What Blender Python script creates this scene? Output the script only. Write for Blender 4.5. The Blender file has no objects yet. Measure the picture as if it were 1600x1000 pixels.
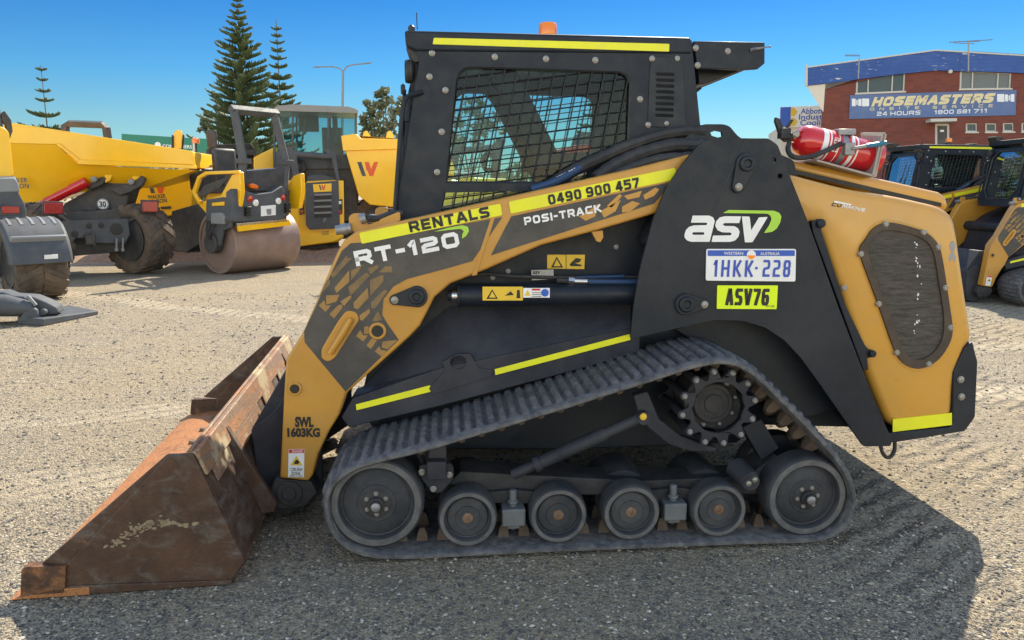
import bpy, bmesh, math, random
from mathutils import Vector, Matrix
from mathutils.geometry import tessellate_polygon
R = math.radians
rnd = random.Random(7)
scene = bpy.context.scene
COL = scene.collection

# ---------------------------------------------------------------- camera, sky, sun, exposure
CAMZ, PITCH, FPX = 1.6, 9.9, 1164.0
cam = bpy.data.objects.new('camera', bpy.data.cameras.new('camera'))
COL.objects.link(cam)
cam.location = (0, 0, CAMZ)
cam.rotation_euler = (R(90 - PITCH), 0, 0)
cam.data.sensor_width = 36.0
cam.data.lens = 36.0 * FPX / 1600.0
cam.data.clip_start, cam.data.clip_end = 0.05, 3000
scene.camera = cam

SUN_AZ, SUN_EL = 24.5, 44.5          # degrees right of straight ahead, above the horizon
world = bpy.data.worlds.new('World')
scene.world = world
world.use_nodes = True
wn = world.node_tree
sky = wn.nodes.new('ShaderNodeTexSky')
sky.sky_type = 'NISHITA'
sky.sun_disc = False
sky.sun_elevation = R(SUN_EL)
sky.sun_rotation = R(SUN_AZ)
sky.air_density = 1.0
sky.dust_density = 0.25
sky.ozone_density = 2.4
bg = wn.nodes['Background']
bg.inputs['Strength'].default_value = 0.15
# low sky ahead darkened and blued by hand over the model's white band
_g = wn.nodes.new('ShaderNodeTexCoord'); _x = wn.nodes.new('ShaderNodeSeparateXYZ'); wn.links.new(_g.outputs['Generated'], _x.inputs[0])
_r = wn.nodes.new('ShaderNodeValToRGB')
for _p, _c in ((0.0, (.150, .222, .235)), (.085, (.122, .203, .230)), (.14, (.072, .186, .258)), (.235, (.034, .138, .250)), (.36, (.10, .20, .29)), (.60, (1.05, .92, .78))):
    _e = _r.color_ramp.elements.new(_p); _e.color = (*_c, 1)
_r.color_ramp.elements.remove(_r.color_ramp.elements[0]); _r.color_ramp.elements[-1].color = (1.05, .92, .78, 1)
wn.links.new(_x.outputs[2], _r.inputs[0])
# behind the camera the sky is brightened and warmed as added fill light
_f = wn.nodes.new('ShaderNodeMapRange'); _f.interpolation_type = 'SMOOTHSTEP'; _f.inputs['From Min'].default_value = .25; _f.inputs['From Max'].default_value = -.25
wn.links.new(_x.outputs[1], _f.inputs['Value'])
_b = wn.nodes.new('ShaderNodeMix'); _b.data_type = 'RGBA'; _b.inputs[7].default_value = (1.42, 1.08, .80, 1)
wn.links.new(_f.outputs[0], _b.inputs[0]); wn.links.new(_r.outputs[0], _b.inputs[6])
_m = wn.nodes.new('ShaderNodeMix'); _m.data_type = 'RGBA'; _m.blend_type = 'MULTIPLY'; _m.inputs[0].default_value = 1.0
wn.links.new(sky.outputs[0], _m.inputs[6]); wn.links.new(_b.outputs[2], _m.inputs[7])
wn.links.new(_m.outputs[2], bg.inputs['Color'])

sl = bpy.data.lights.new('sun', 'SUN')
sl.energy, sl.angle, sl.color = 3.2, R(0.53), (1.0, 0.90, 0.72)
sun = bpy.data.objects.new('sun', sl)
COL.objects.link(sun)
_d = Vector((math.sin(R(SUN_AZ)) * math.cos(R(SUN_EL)), math.cos(R(SUN_AZ)) * math.cos(R(SUN_EL)), math.sin(R(SUN_EL))))
sun.rotation_euler = _d.to_track_quat('Z', 'Y').to_euler()
sun.location = _d * 60
scene.view_settings.view_transform = 'Standard'
scene.view_settings.look = 'None'
scene.view_settings.exposure = 1.55
scene.view_settings.gamma = 1.0
scene.cycles.max_bounces = 8
scene.cycles.transparent_max_bounces = 24
scene.cycles.use_denoising = True

# ---------------------------------------------------------------- helpers
_c, _s = math.cos(R(PITCH)), math.sin(R(PITCH))
def ray(x, y):
    a, b = (x - 800) / FPX, (500 - y) / FPX
    return Vector((a, _c + b * _s, -_s + b * _c))
CAMP = Vector((0, 0, CAMZ))
def ground(x, y, z=0.0):
    d = ray(x, y)
    return CAMP + d * ((z - CAMZ) / d.z)
def at_depth(x, y, Y):
    d = ray(x, y)
    return CAMP + d * (Y / d.y)

class Frame:
    """a thing's own axes: origin on the ground, x along its length, y across, z up"""
    def __init__(s, o, yaw):
        s.o = Vector((o[0], o[1], o[2] if len(o) > 2 else 0)); s.yaw = yaw
        s.m = Matrix.Rotation(R(-yaw), 3, 'Z')
        s.cl = s.m @ (CAMP - s.o)
    def loc(s, w): return s.m @ (w - s.o)
    def world(s, l): return s.m.transposed() @ Vector(l) + s.o
    def Y(s, x, y, v):
        d = s.m @ ray(x, y); return s.cl + d * ((v - s.cl.y) / d.y)
    def X(s, x, y, u):
        d = s.m @ ray(x, y); return s.cl + d * ((u - s.cl.x) / d.x)
    def Z(s, x, y, z):
        d = s.m @ ray(x, y); return s.cl + d * ((z - s.cl.z) / d.z)

def tag(o, label=None, cat=None, group=None, kind=None):
    if label: o['label'] = label
    if cat: o['category'] = cat
    if group: o['group'] = group
    if kind: o['kind'] = kind
    return o
def empty(name, fr, label, cat, group=None):
    o = bpy.data.objects.new(name, None)
    o.empty_display_size = 0.2
    COL.objects.link(o)
    o.location = fr.o; o.rotation_euler = (0, 0, R(fr.yaw))
    return tag(o, label, cat, group)
def kids(o): return [c for c in bpy.data.objects if c.parent == o]
def copy_tree(o, parent=None, skip=()):
    c = o.copy(); COL.objects.link(c); c.parent = parent
    for ch in kids(o):
        if ch.name.split('.')[0] not in skip: copy_tree(ch, c, skip)
    return c
def mirror_tree(o, parent, skip=()):
    """the same part on the other side of the machine (across local y = 0)"""
    c = o.copy(); COL.objects.link(c); c.parent = parent
    c.data = o.data.copy(); c.data.transform(Matrix.Scale(-1, 4, (0, 1, 0))); c.data.flip_normals()
    for ch in kids(o):
        if ch.name.split('.')[0] not in skip: mirror_tree(ch, c, skip)
    return c

class MB:
    """collects shapes, then links them as ONE mesh object"""
    def __init__(s): s.v = []; s.f = []
    def add(s, vs, fs):
        k = len(s.v); s.v += [Vector(v) for v in vs]; s.f += [[i + k for i in f] for f in fs]; return s
    def bx(s, x0, x1, y0, y1, z0, z1):
        v = [(x, y, z) for x in (x0, x1) for y in (y0, y1) for z in (z0, z1)]
        return s.add(v, [(0, 1, 3, 2), (4, 6, 7, 5), (0, 4, 5, 1), (2, 3, 7, 6), (0, 2, 6, 4), (1, 5, 7, 3)])
    def box(s, c, size, rot=None):
        c = Vector(c); h = Vector(size) / 2
        v = [Vector((x, y, z)) for x in (-h.x, h.x) for y in (-h.y, h.y) for z in (-h.z, h.z)]
        if rot is not None: v = [rot @ p for p in v]
        return s.add([c + p for p in v], [(0, 1, 3, 2), (4, 6, 7, 5), (0, 4, 5, 1), (2, 3, 7, 6), (0, 2, 6, 4), (1, 5, 7, 3)])
    def prism(s, pts, d, holes=()):
        d = Vector(d); loops = [[Vector(p) for p in pts]] + [[Vector(p) for p in h] for h in holes]
        flat = [p for l in loops for p in l]; n = len(flat)
        if holes:
            tri = tessellate_polygon(loops)
            fs = [tuple(t) for t in tri] + [tuple(i + n for i in reversed(t)) for t in tri]
        else:
            fs = [tuple(range(n)), tuple(reversed(range(n, 2 * n)))]
        k = 0
        for l in loops:
            m = len(l)
            for i in range(m):
                j = (i + 1) % m; fs.append((k + i, k + j, n + k + j, n + k + i))
            k += m
        return s.add(flat + [p + d for p in flat], fs)
    def sheet(s, pts, holes=()):
        loops = [[Vector(p) for p in pts]] + [[Vector(p) for p in h] for h in holes]
        flat = [p for l in loops for p in l]
        return s.add(flat, [tuple(t) for t in tessellate_polygon(loops)] if holes else [tuple(range(len(flat)))])
    def loft(s, rings, closed=True, caps=True, loop=False):
        n = len(rings[0]); vs = [p for r in rings for p in r]; fs = []
        m = len(rings)
        for i in range(m if loop else m - 1):
            a, b = i * n, ((i + 1) % m) * n
            for j in range(n if closed else n - 1):
                k = (j + 1) % n; fs.append((a + j, a + k, b + k, b + j))
        if caps and not loop and closed:
            fs += [tuple(reversed(range(n))), tuple(range((m - 1) * n, m * n))]
        return s.add(vs, fs)
    def cyl(s, a, b, r, r2=None, n=20):
        a, b = Vector(a), Vector(b); r2 = r if r2 is None else r2
        q = (b - a).to_track_quat('Z', 'Y').to_matrix()
        e = [(math.cos(2 * math.pi * i / n), math.sin(2 * math.pi * i / n)) for i in range(n)]
        return s.loft([[a + q @ Vector((x * r, y * r, 0)) for x, y in e], [b + q @ Vector((x * r2, y * r2, 0)) for x, y in e]])
    def tube(s, pts, r, n=8, closed=False, flat=1.0):
        pts = [Vector(p) for p in pts]; m = len(pts); rings = []; up = None
        for i, p in enumerate(pts):
            t = (pts[(i + 1) % m] - pts[i - 1]) if closed or 0 < i < m - 1 else (pts[1] - pts[0] if i == 0 else pts[-1] - pts[-2])
            t.normalize()
            if up is None: up = Vector((0, 0, 1)) if abs(t.z) < .9 else Vector((1, 0, 0))
            sx = t.cross(up); sx.normalize(); up = sx.cross(t); up.normalize()
            rr = r[i] if isinstance(r, (list, tuple)) else r
            rings.append([p + sx * (math.cos(2 * math.pi * k / n) * rr) + up * (math.sin(2 * math.pi * k / n) * rr * flat) for k in range(n)])
        return s.loft(rings, loop=closed)
    def lathe(s, o, prof, axis=(0, 1, 0), n=36, caps=True):
        """prof: (radius, height along the axis)"""
        o = Vector(o); q = Vector(axis).to_track_quat('Z', 'Y').to_matrix(); rings = []
        for r, h in prof:
            rings.append([o + q @ Vector((math.cos(2 * math.pi * i / n) * r, math.sin(2 * math.pi * i / n) * r, h)) for i in range(n)])
        return s.loft(rings, caps=caps)
    def ball(s, c, r, n=14, m=9):
        c = Vector(c); r = Vector(r) if hasattr(r, '__len__') else Vector((r, r, r)); rings = []
        for j in range(m):
            a = math.pi * (j + .02 if j == 0 else (j - .02 if j == m - 1 else j)) / (m - 1)
            rings.append([c + Vector((r.x * math.sin(a) * math.cos(2 * math.pi * i / n), r.y * math.sin(a) * math.sin(2 * math.pi * i / n), r.z * math.cos(a))) for i in range(n)])
        return s.loft(rings)
    def build(s, name, mat, parent=None, bevel=0, label=None, fr=None, angle=32, seg=2):
        me = bpy.data.meshes.new(name)
        me.from_pydata([tuple(v) for v in s.v], [], s.f)
        bm = bmesh.new(); bm.from_mesh(me)
        bmesh.ops.recalc_face_normals(bm, faces=bm.faces)
        bm.to_mesh(me); bm.free()
        me.polygons.foreach_set('use_smooth', [True] * len(me.polygons))
        me.set_sharp_from_angle(angle=R(angle))
        me.materials.append(mat)
        o = bpy.data.objects.new(name, me); COL.objects.link(o)
        if parent is not None: o.parent = parent
        if fr is not None: o.location = fr.o; o.rotation_euler = (0, 0, R(fr.yaw))
        if bevel:
            b = o.modifiers.new('bevel', 'BEVEL'); b.width = bevel; b.segments = seg; b.limit_method = 'ANGLE'; b.angle_limit = R(35); b.harden_normals = False
        if label: o['label'] = label
        return o

def smooth(pts, k=2, closed=True):
    """Chaikin corner cutting"""
    pts = [Vector(p) for p in pts]
    for _ in range(k):
        q = []; n = len(pts)
        for i in range(n if closed else n - 1):
            a, b = pts[i], pts[(i + 1) % n]; q += [a.lerp(b, .25), a.lerp(b, .75)]
        if not closed: q = [pts[0]] + q + [pts[-1]]
        pts = q
    return pts
def fillet(pts, r, seg=4):
    """round the corners of a closed outline by distance r (a number, or one per corner)"""
    pts = [Vector(p) for p in pts]; n = len(pts); out = []
    for i, p in enumerate(pts):
        rr = r[i] if isinstance(r, (list, tuple)) else r
        a, b = pts[i - 1] - p, pts[(i + 1) % n] - p
        d = min(rr, a.length * .45, b.length * .45)
        if d < 1e-5: out.append(p); continue
        a.normalize(); b.normalize()
        for k in range(seg + 1):
            t = k / seg; out.append((p + a * d) * (1 - t) ** 2 + p * (2 * t * (1 - t)) + (p + b * d) * t * t)
    return out
def resample(pts, n, closed=True):
    pts = [Vector(p) for p in pts]
    if closed: pts = pts + [pts[0]]
    L = [0]
    for a, b in zip(pts, pts[1:]): L.append(L[-1] + (b - a).length)
    out = []; k = 0; cnt = n if closed else n - 1
    for i in range(n):
        t = L[-1] * i / cnt
        while k < len(L) - 2 and L[k + 1] < t: k += 1
        seg = L[k + 1] - L[k]
        out.append(pts[k].lerp(pts[k + 1], (t - L[k]) / seg if seg > 1e-9 else 0))
    return out

_fc = {}
def glyphs(body, bold=0.0, space=1.0, shear=0.0):
    key = (body, bold, space, shear)
    if key not in _fc:
        cu = bpy.data.curves.new('text', 'FONT'); cu.body = body; cu.offset = bold; cu.space_character = space; cu.shear = shear
        cu.resolution_u = 3
        ob = bpy.data.objects.new('text', cu); me = ob.to_mesh()
        vs = [v.co.copy() for v in me.vertices]; fs = [tuple(p.vertices) for p in me.polygons]
        ob.to_mesh_clear(); bpy.data.objects.remove(ob); bpy.data.curves.remove(cu)
        _fc[key] = (vs, fs)
    return _fc[key]
def lettering(mb, body, p0, p1, up, bold=0.012, space=1.0, shear=0.0, cap=None):
    """words between p0 and p1 on their baseline; up = vector of the capitals' height"""
    vs, fs = glyphs(body, bold, space, shear)
    x0 = min(v.x for v in vs); x1 = max(v.x for v in vs); h = cap or 0.70
    ex = (Vector(p1) - Vector(p0)) / (x1 - x0); ey = Vector(up) / h
    return mb.add([Vector(p0) + ex * (v.x - x0) + ey * v.y for v in vs], fs)

# square sign-maker's capitals, drawn as mitred strokes
ch_ = .17
GL = {
 '0': (1, [[(ch_, 0), (1 - ch_, 0), (1, ch_), (1, 1 - ch_), (1 - ch_, 1), (ch_, 1), (0, 1 - ch_), (0, ch_), 'z']]),
 '1': (.52, [[(.0, .80), (.55, 1), (.75, 1), (.75, 0)]]),
 '2': (1, [[(0, 1), (.84, 1), (1, .87), (1, .64), (.84, .52), (.16, .48), (0, .36), (0, 0), (1, 0)]]),
 '3': (1, [[(0, 1), (.84, 1), (1, .88), (1, .65), (.84, .53), (.3, .53)], [(.84, .53), (1, .40), (1, .13), (.84, 0), (0, 0)]]),
 '4': (1, [[(.78, 0), (.78, 1), (.62, 1), (0, .30), (0, .24), (1, .24)]]),
 '5': (1, [[(.98, 1), (0, 1), (0, .57), (.84, .57), (1, .45), (1, .13), (.84, 0), (0, 0)]]),
 '6': (1, [[(.96, 1), (.18, 1), (0, .86), (0, .14), (.18, 0), (.82, 0), (1, .13), (1, .43), (.84, .56), (0, .56)]]),
 '7': (.95, [[(0, 1), (1, 1), (1, .86), (.35, 0)]]),
 '8': (1, [[(ch_, 0), (1 - ch_, 0), (1, .14), (1, .40), (.86, .52), (1, .64), (1, .86), (1 - ch_, 1), (ch_, 1), (0, .86), (0, .64), (.14, .52), (0, .40), (0, .14), 'z'], [(.14, .52), (.86, .52)]]),
 '9': (1, [[(.04, 0), (.82, 0), (1, .14), (1, .86), (.82, 1), (.18, 1), (0, .87), (0, .57), (.16, .44), (1, .44)]]),
 '-': (.55, [[(0, .46), (1, .46)]]),
 'A': (1.05, [[(0, 0), (.42, 1), (.58, 1), (1, 0)], [(.2, .26), (.8, .26)]]),
 'C': (1, [[(1, 1), (.18, 1), (0, .84), (0, .16), (.18, 0), (1, 0)]]),
 'E': (.92, [[(1, 1), (0, 1), (0, 0), (1, 0)], [(0, .5), (.92, .5)]]),
 'G': (1, [[(1, 1), (.18, 1), (0, .84), (0, .16), (.18, 0), (1, 0), (1, .48), (.55, .48)]]),
 'H': (1, [[(0, 0), (0, 1)], [(1, 0), (1, 1)], [(0, .5), (1, .5)]]),
 'I': (.20, [[(.5, 0), (.5, 1)]]),
 'K': (1, [[(0, 0), (0, 1)], [(.94, 1), (.34, .5), (1, 0)], [(0, .5), (.34, .5)]]),
 'L': (.85, [[(0, 1), (0, 0), (1, 0)]]),
 'M': (1.15, [[(0, 0), (0, 1), (.12, 1), (.5, .25), (.88, 1), (1, 1), (1, 0)]]),
 'N': (1, [[(0, 0), (0, 1), (.1, 1), (.9, 0), (1, 0), (1, 1)]]),
 'P': (1, [[(0, 0), (0, 1), (.86, 1), (1, .88), (1, .52), (.86, .38), (0, .38)]]),
 'R': (1, [[(0, 0), (0, 1), (.86, 1), (1, .88), (1, .55), (.86, .42), (0, .42)], [(.55, .42), (1, 0)]]),
 'S': (1, [[(.98, 1), (.16, 1), (0, .88), (0, .66), (.16, .54), (.84, .47), (1, .35), (1, .12), (.84, 0), (.02, 0)]]),
 'T': (.95, [[(0, 1), (1, 1)], [(.5, 1), (.5, 0)]]),
 'U': (1, [[(0, 1), (0, ch_), (ch_, 0), (1 - ch_, 0), (1, ch_), (1, 1)]]),
 'V': (1.05, [[(0, 1), (.42, 0), (.58, 0), (1, 1)]]),
 'W': (1.5, [[(0, 1), (.2, 0), (.3, 0), (.47, .95), (.53, .95), (.7, 0), (.8, 0), (1, 1)]]),
}
GL['O'] = GL['0']
def blocktext(mb, body, p0, p1, up, weight=.2, aspect=1.0, gap=.28, shear=0.0, lift=None):
    """words from p0 to p1 in square capitals of height |up|; weight = stroke over height"""
    p0, p1, up = Vector(p0), Vector(p1), Vector(up)
    ex = (p1 - p0); nrm = ex.cross(up).normalized(); 
    H_ = 1.0; wd = weight; xs = []; x = 0
    for ch in body:
        if ch == ' ': x += .5 * aspect; continue
        w = max(GL[ch][0] * aspect, wd); xs.append((ch, x, w)); x += w + gap * aspect
    tot = xs[-1][1] + xs[-1][2]; kx = 1 / tot
    sx = ex.length / (tot * up.length)                        # how much the letters stretch sideways
    f = lambda a, b: p0 + ex * ((a + shear * b / sx) * kx) + up * b
    hw = wd / 2; k = 0
    for ch, x0, w in xs:
        for st in GL[ch][1]:
            closed = st[-1] == 'z'; pts = [q for q in st if q != 'z']
            hx = hw / sx
            q = [((x0 + hx + a * max(w - 2 * hx, 0)) * sx, hw + b * (1 - wd)) for a, b in pts]
            n = len(q); L_, R_ = [], []
            for i in range(n):
                a = Vector(q[i - 1]) if (closed or i > 0) else None; b = Vector(q[i]); c = Vector(q[(i + 1) % n]) if (closed or i < n - 1) else None
                d1 = (b - a).normalized() if a is not None else None; d2 = (c - b).normalized() if c is not None else None
                if d1 is None: d1 = d2; b = b - d2 * hw * .98
                if d2 is None: d2 = d1; b = b + d1 * hw * .98
                n1 = Vector((-d1.y, d1.x)); n2 = Vector((-d2.y, d2.x)); m_ = (n1 + n2); m_ = m_.normalized() if m_.length > .05 else n1
                s_ = hw / max(.45, m_.dot(n1))
                L_.append(b + m_ * s_); R_.append(b - m_ * s_)
            off = nrm * (.00012 * (k % 5)); k += 1
            if lift is not None: off = Vector(lift).normalized() * (.00012 * (k % 5))
            P3 = [f(v.x / sx, v.y) + off for v in L_] + [f(v.x / sx, v.y) + off for v in R_]
            fs = [(i, (i + 1) % n, n + (i + 1) % n, n + i) for i in range(n if closed else n - 1)]
            mb.add(P3, fs)
    return mb

# ---------------------------------------------------------------- materials
def nodes(m):
    m.use_nodes = True; t = m.node_tree; return t, t.nodes['Principled BSDF'], lambda n, **k: _new(t, n, k)
def _new(t, n, k):
    x = t.nodes.new(n)
    for a, b in k.items():
        if a in x.inputs and not hasattr(x, a): x.inputs[a].default_value = b
        elif hasattr(x, a): setattr(x, a, b)
    return x
def c4(c): return (c[0], c[1], c[2], 1)
def ramp(t, src, stops):
    r = t.nodes.new('ShaderNodeValToRGB')
    while len(r.color_ramp.elements) < len(stops): r.color_ramp.elements.new(.5)
    for e, (p, c) in zip(r.color_ramp.elements, stops):
        e.position = p; e.color = c4(c) if hasattr(c, '__len__') else (c, c, c, 1)
    t.links.new(src, r.inputs[0]); return r.outputs[0]
def noise(t, co, scale, detail=6, rough=.6, dist=0):
    n = t.nodes.new('ShaderNodeTexNoise'); n.inputs['Scale'].default_value = scale; n.inputs['Detail'].default_value = detail
    n.inputs['Roughness'].default_value = rough; n.inputs['Distortion'].default_value = dist
    if co is not None: t.links.new(co, n.inputs['Vector'])
    return n.outputs['Fac']
def mixc(t, f, a, b, mode='MIX'):
    n = t.nodes.new('ShaderNodeMix'); n.data_type = 'RGBA'; n.blend_type = mode
    for s, v in ((0, f), (6, a), (7, b)):
        if isinstance(v, bpy.types.NodeSocket): t.links.new(v, n.inputs[s])
        elif s == 0: n.inputs[0].default_value = v
        else: n.inputs[s].default_value = c4(v)
    return n.outputs[2]
def scaled(t, co, s):
    n = t.nodes.new('ShaderNodeMapping'); n.inputs['Scale'].default_value = s; t.links.new(co, n.inputs[0]); return n.outputs[0]
def bumpn(t, h, strength, dist, bsdf):
    b = t.nodes.new('ShaderNodeBump'); b.inputs['Strength'].default_value = strength; b.inputs['Distance'].default_value = dist
    t.links.new(h, b.inputs['Height']); t.links.new(b.outputs[0], bsdf.inputs['Normal'])
def objco(t): return t.nodes.new('ShaderNodeTexCoord').outputs['Object']

def mat(name, col, rough=.5, metal=0.0, var=None, vs=6, amt=.5, dust=None, damt=.5, ds=3, bump=.0, bs=120, coat=0, spec=.5, scr=None):
    m = bpy.data.materials.new(name); t, b, N = nodes(m); co = objco(t)
    c = col
    if var is not None:
        f = ramp(t, noise(t, co, vs, 8, .65), [(.42, 0), (.66, amt)]); c = mixc(t, f, c, var)
    if dust is not None:
        f = ramp(t, noise(t, co, ds, 12, .72), [(.40, 0), (.72, damt)]); c = mixc(t, f, c, dust)
        f2 = ramp(t, noise(t, co, ds * 60, 3, .7), [(.56, 0), (.70, damt * .6)]); c = mixc(t, f2, c, dust)
    if scr is not None:
        f = ramp(t, noise(t, scaled(t, co, (7, 7, 60)), 3, 6, .7, .4), [(.66, 0), (.72, .5)]); c = mixc(t, f, c, scr)
    if isinstance(c, bpy.types.NodeSocket): t.links.new(c, b.inputs['Base Color'])
    else: b.inputs['Base Color'].default_value = c4(c)
    rr = ramp(t, noise(t, co, 14, 6, .7), [(.3, max(0, rough - .09)), (.7, min(1, rough + .12))])
    t.links.new(rr, b.inputs['Roughness'])
    b.inputs['Metallic'].default_value = metal
    b.inputs['Specular IOR Level'].default_value = spec
    b.inputs['Coat Weight'].default_value = coat; b.inputs['Coat Roughness'].default_value = .12
    if bump: bumpn(t, noise(t, co, bs, 5, .6), bump, .004, b)
    return m

DUST = (.30, .26, .21)
M = {}
M['tan'] = mat('tan_paint', (.52, .25, .028), .36, 0, (.40, .19, .025), 3, .6, (.34, .235, .11), .24, 4, .04, 60, coat=.15, scr=(.26, .17, .07))
M['hood'] = mat('tan_hood_paint', (.58, .29, .034), .32, 0, (.47, .23, .032), 3, .5, (.42, .30, .14), .24, 3, .03, 40, coat=.35, scr=(.34, .20, .06))
M['black'] = mat('black_paint', (.0055, .0105, .020), .45, 0, (.009, .0145, .025), 4, .7, (.07, .072, .076), .20, 2.2, .05, 70, spec=.32, scr=(.07, .072, .076))
M['plate'] = mat('black_plate_paint', (.0065, .0115, .020), .42, 0, (.011, .0165, .026), 3, .7, (.085, .086, .088), .24, 1.6, .06, 50, spec=.32, scr=(.075, .078, .082))
M['dustblack'] = mat('dusty_black_paint', (.018, .020, .028), .6, 0, (.034, .036, .048), 3, .7, (.13, .125, .125), .28, 2.5, .08, 60, spec=.3, scr=(.08, .08, .09))
M['decalblack'] = mat('charcoal_decal', (.046, .043, .040), .55, 0, (.066, .06, .054), 5, .6, (.20, .17, .13), .25, 5)
M['rubber'] = mat('dusty_rubber', (.032, .034, .040), .78, 0, (.085, .082, .082), 5, .7, (.22, .20, .18), .34, 6, .25, 90)
M['tread'] = mat('worn_rubber_tread', (.036, .038, .046), .62, 0, (.13, .13, .135), 24, .9, (.22, .21, .20), .45, 11, .35, 120, scr=(.20, .20, .20))
M['wornrim'] = mat('scuffed_rim_edge', (.060, .061, .066), .7, 0, (.11, .108, .106), 18, .9, (.21, .195, .18), .5, 14, .2, 120)
M['scraped'] = mat('scraped_grey_steel', (.10, .11, .12), .6, .1, (.16, .165, .17), 9, .7, (.24, .225, .2), .3, 6, .1, 60, scr=(.42, .44, .46))
M['wheel'] = mat('dusty_dark_wheel', (.016, .0185, .025), .66, 0, (.030, .033, .040), 6, .7, (.13, .125, .12), .34, 5, .12, 90)
M['wheel2'] = mat('grey_wheel_disc', (.022, .025, .032), .62, 0, (.040, .043, .050), 6, .7, (.15, .145, .135), .36, 5, .1, 80)
M['grease'] = mat('dark_undercarriage', (.012, .013, .016), .7, 0, (.028, .027, .028), 7, .7, (.13, .115, .10), .36, 5, .2, 60)
M['rustlug'] = mat('rusty_guide_lugs', (.065, .045, .032), .8, 0, (.12, .08, .055), 12, .7, DUST, .2, 8, .3, 90)
M['bolt'] = mat('zinc_bolt', (.34, .33, .31), .45, .8, (.20, .19, .17), 40, .7)
M['rustbolt'] = mat('rusty_bolt', (.15, .085, .05), .7, .3, (.26, .18, .12), 40, .7)
M['steel'] = mat('bright_steel', (.55, .56, .57), .25, 1.0, (.42, .42, .43), 30, .6)
M['dullsteel'] = mat('dull_steel', (.30, .30, .31), .5, .7, (.2, .2, .21), 20, .6)
M['reflect'] = mat('yellow_reflective_tape', (.80, .79, .006), .4, 0, (.70, .68, .01), 8, .5, (.45, .38, .15), .15, 9)
M['fluoro'] = mat('fluorescent_plate', (.70, .88, .004), .4, 0, (.62, .80, .01), 8, .5)
M['white'] = mat('white_vinyl', (.80, .80, .80), .45, 0, (.66, .65, .62), 10, .5)
M['ink'] = mat('black_ink', (.012, .012, .012), .5)
M['lime'] = mat('lime_vinyl', (.36, .62, .05), .4)
M['hose'] = mat('black_hose', (.014, .014, .016), .6, 0, (.03, .03, .033), 20, .6, (.15, .14, .13), .25, 8, .3, 150)
M['sticker'] = mat('warning_yellow', (.75, .49, .03), .45, 0, (.6, .40, .04), 12, .5)
M['red'] = mat('gloss_red_paint', (.55, .012, .018), .18, 0, (.46, .01, .015), 4, .5, coat=.6)
M['stred'] = mat('red_ink', (.55, .02, .03), .45)
M['stblue'] = mat('blue_ink', (.02, .10, .48), .45)
M['plateblue'] = mat('number_plate_blue', (.02, .09, .45), .4)
M['blueink'] = mat('plate_blue_ink', (.035, .08, .42), .4)
M['orange'] = mat('orange_beacon_lens', (.95, .24, .006), .2, coat=.5)
M['seat'] = mat('seat_cloth', (.022, .022, .020), .8, 0, (.04, .038, .03), 12, .6)
M['mesh'] = mat('guard_mesh_black', (.010, .011, .013), .5)
def glass(name, tint, refl=.25, rough=.02, facing=.12):
    m = bpy.data.materials.new(name); t, b, N = nodes(m); t.nodes.remove(b)
    tr = t.nodes.new('ShaderNodeBsdfTransparent'); tr.inputs[0].default_value = c4(tint)
    gl = t.nodes.new('ShaderNodeBsdfGlossy'); gl.inputs['Roughness'].default_value = rough; gl.inputs[0].default_value = (.9, .95, 1, 1)
    fr = t.nodes.new('ShaderNodeFresnel'); fr.inputs[0].default_value = 1.5
    mp = t.nodes.new('ShaderNodeMath'); mp.operation = 'MULTIPLY_ADD'; mp.inputs[1].default_value = .42; mp.inputs[2].default_value = facing; mp.use_clamp = True
    t.links.new(fr.outputs[0], mp.inputs[0])
    mx = t.nodes.new('ShaderNodeMixShader'); t.links.new(mp.outputs[0], mx.inputs[0]); t.links.new(tr.outputs[0], mx.inputs[1]); t.links.new(gl.outputs[0], mx.inputs[2])
    t.links.new(mx.outputs[0], t.nodes['Material Output'].inputs[0]); return m
M['teal'] = glass('teal_cab_glass', (.40, .66, .70), facing=.0)
M['glass'] = glass('tinted_cab_glass', (.56, .77, .78), facing=.0)

def rust(name, dark=.5, orange=.5, steel=.3, mud=.1, grain=(1, 1, 3)):
    m = bpy.data.materials.new(name); t, b, N = nodes(m); co = objco(t)
    c = mixc(t, ramp(t, noise(t, co, 5, 10, .7), [(.35, 0), (.65, 1)]), (.038, .021, .014), (.095, .046, .025))
    c = mixc(t, ramp(t, noise(t, co, 8, 12, .75, .3), [(.62 - orange * .3, 0), (.80 - orange * .2, .9)]), c, (.42, .175, .06))
    c = mixc(t, ramp(t, noise(t, scaled(t, co, grain), 6, 10, .7, .5), [(.66 - steel * .3, 0), (.84 - steel * .25, .75)]), c, (.15, .135, .115))
    c = mixc(t, ramp(t, noise(t, co, 95, 3, .6), [(.52, 0), (.66, .75)]), c, (.075, .035, .018))
    c = mixc(t, ramp(t, noise(t, co, 3.2, 14, .72), [(.70 - mud * .2, 0), (.76 - mud * .2, 1)]), c, (.36, .29, .18))
    t.links.new(c, b.inputs['Base Color'])
    t.links.new(ramp(t, noise(t, co, 30, 6, .7), [(.3, .45), (.7, .85)]), b.inputs['Roughness'])
    b.inputs['Metallic'].default_value = .15
    bumpn(t, noise(t, co, 60, 8, .7), .35, .004, b)
    return m
M['rustside'] = rust('rusty_bucket_side', .6, .02, .58, .1, (1.2, 1, 2.2))
M['rusttop'] = rust('rusty_worn_bucket_steel', .3, 1.5, 1.15, .9, (6, .35, 6))
M['rustback'] = rust('dark_worn_bucket_back', .7, .12, .7, .35)
M['rustin'] = rust('orange_rusted_bucket_floor', .2, 1.5, .2, .3)
M['rusttab'] = rust('brown_rusted_corner', .4, .5, .2, .2)
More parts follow.
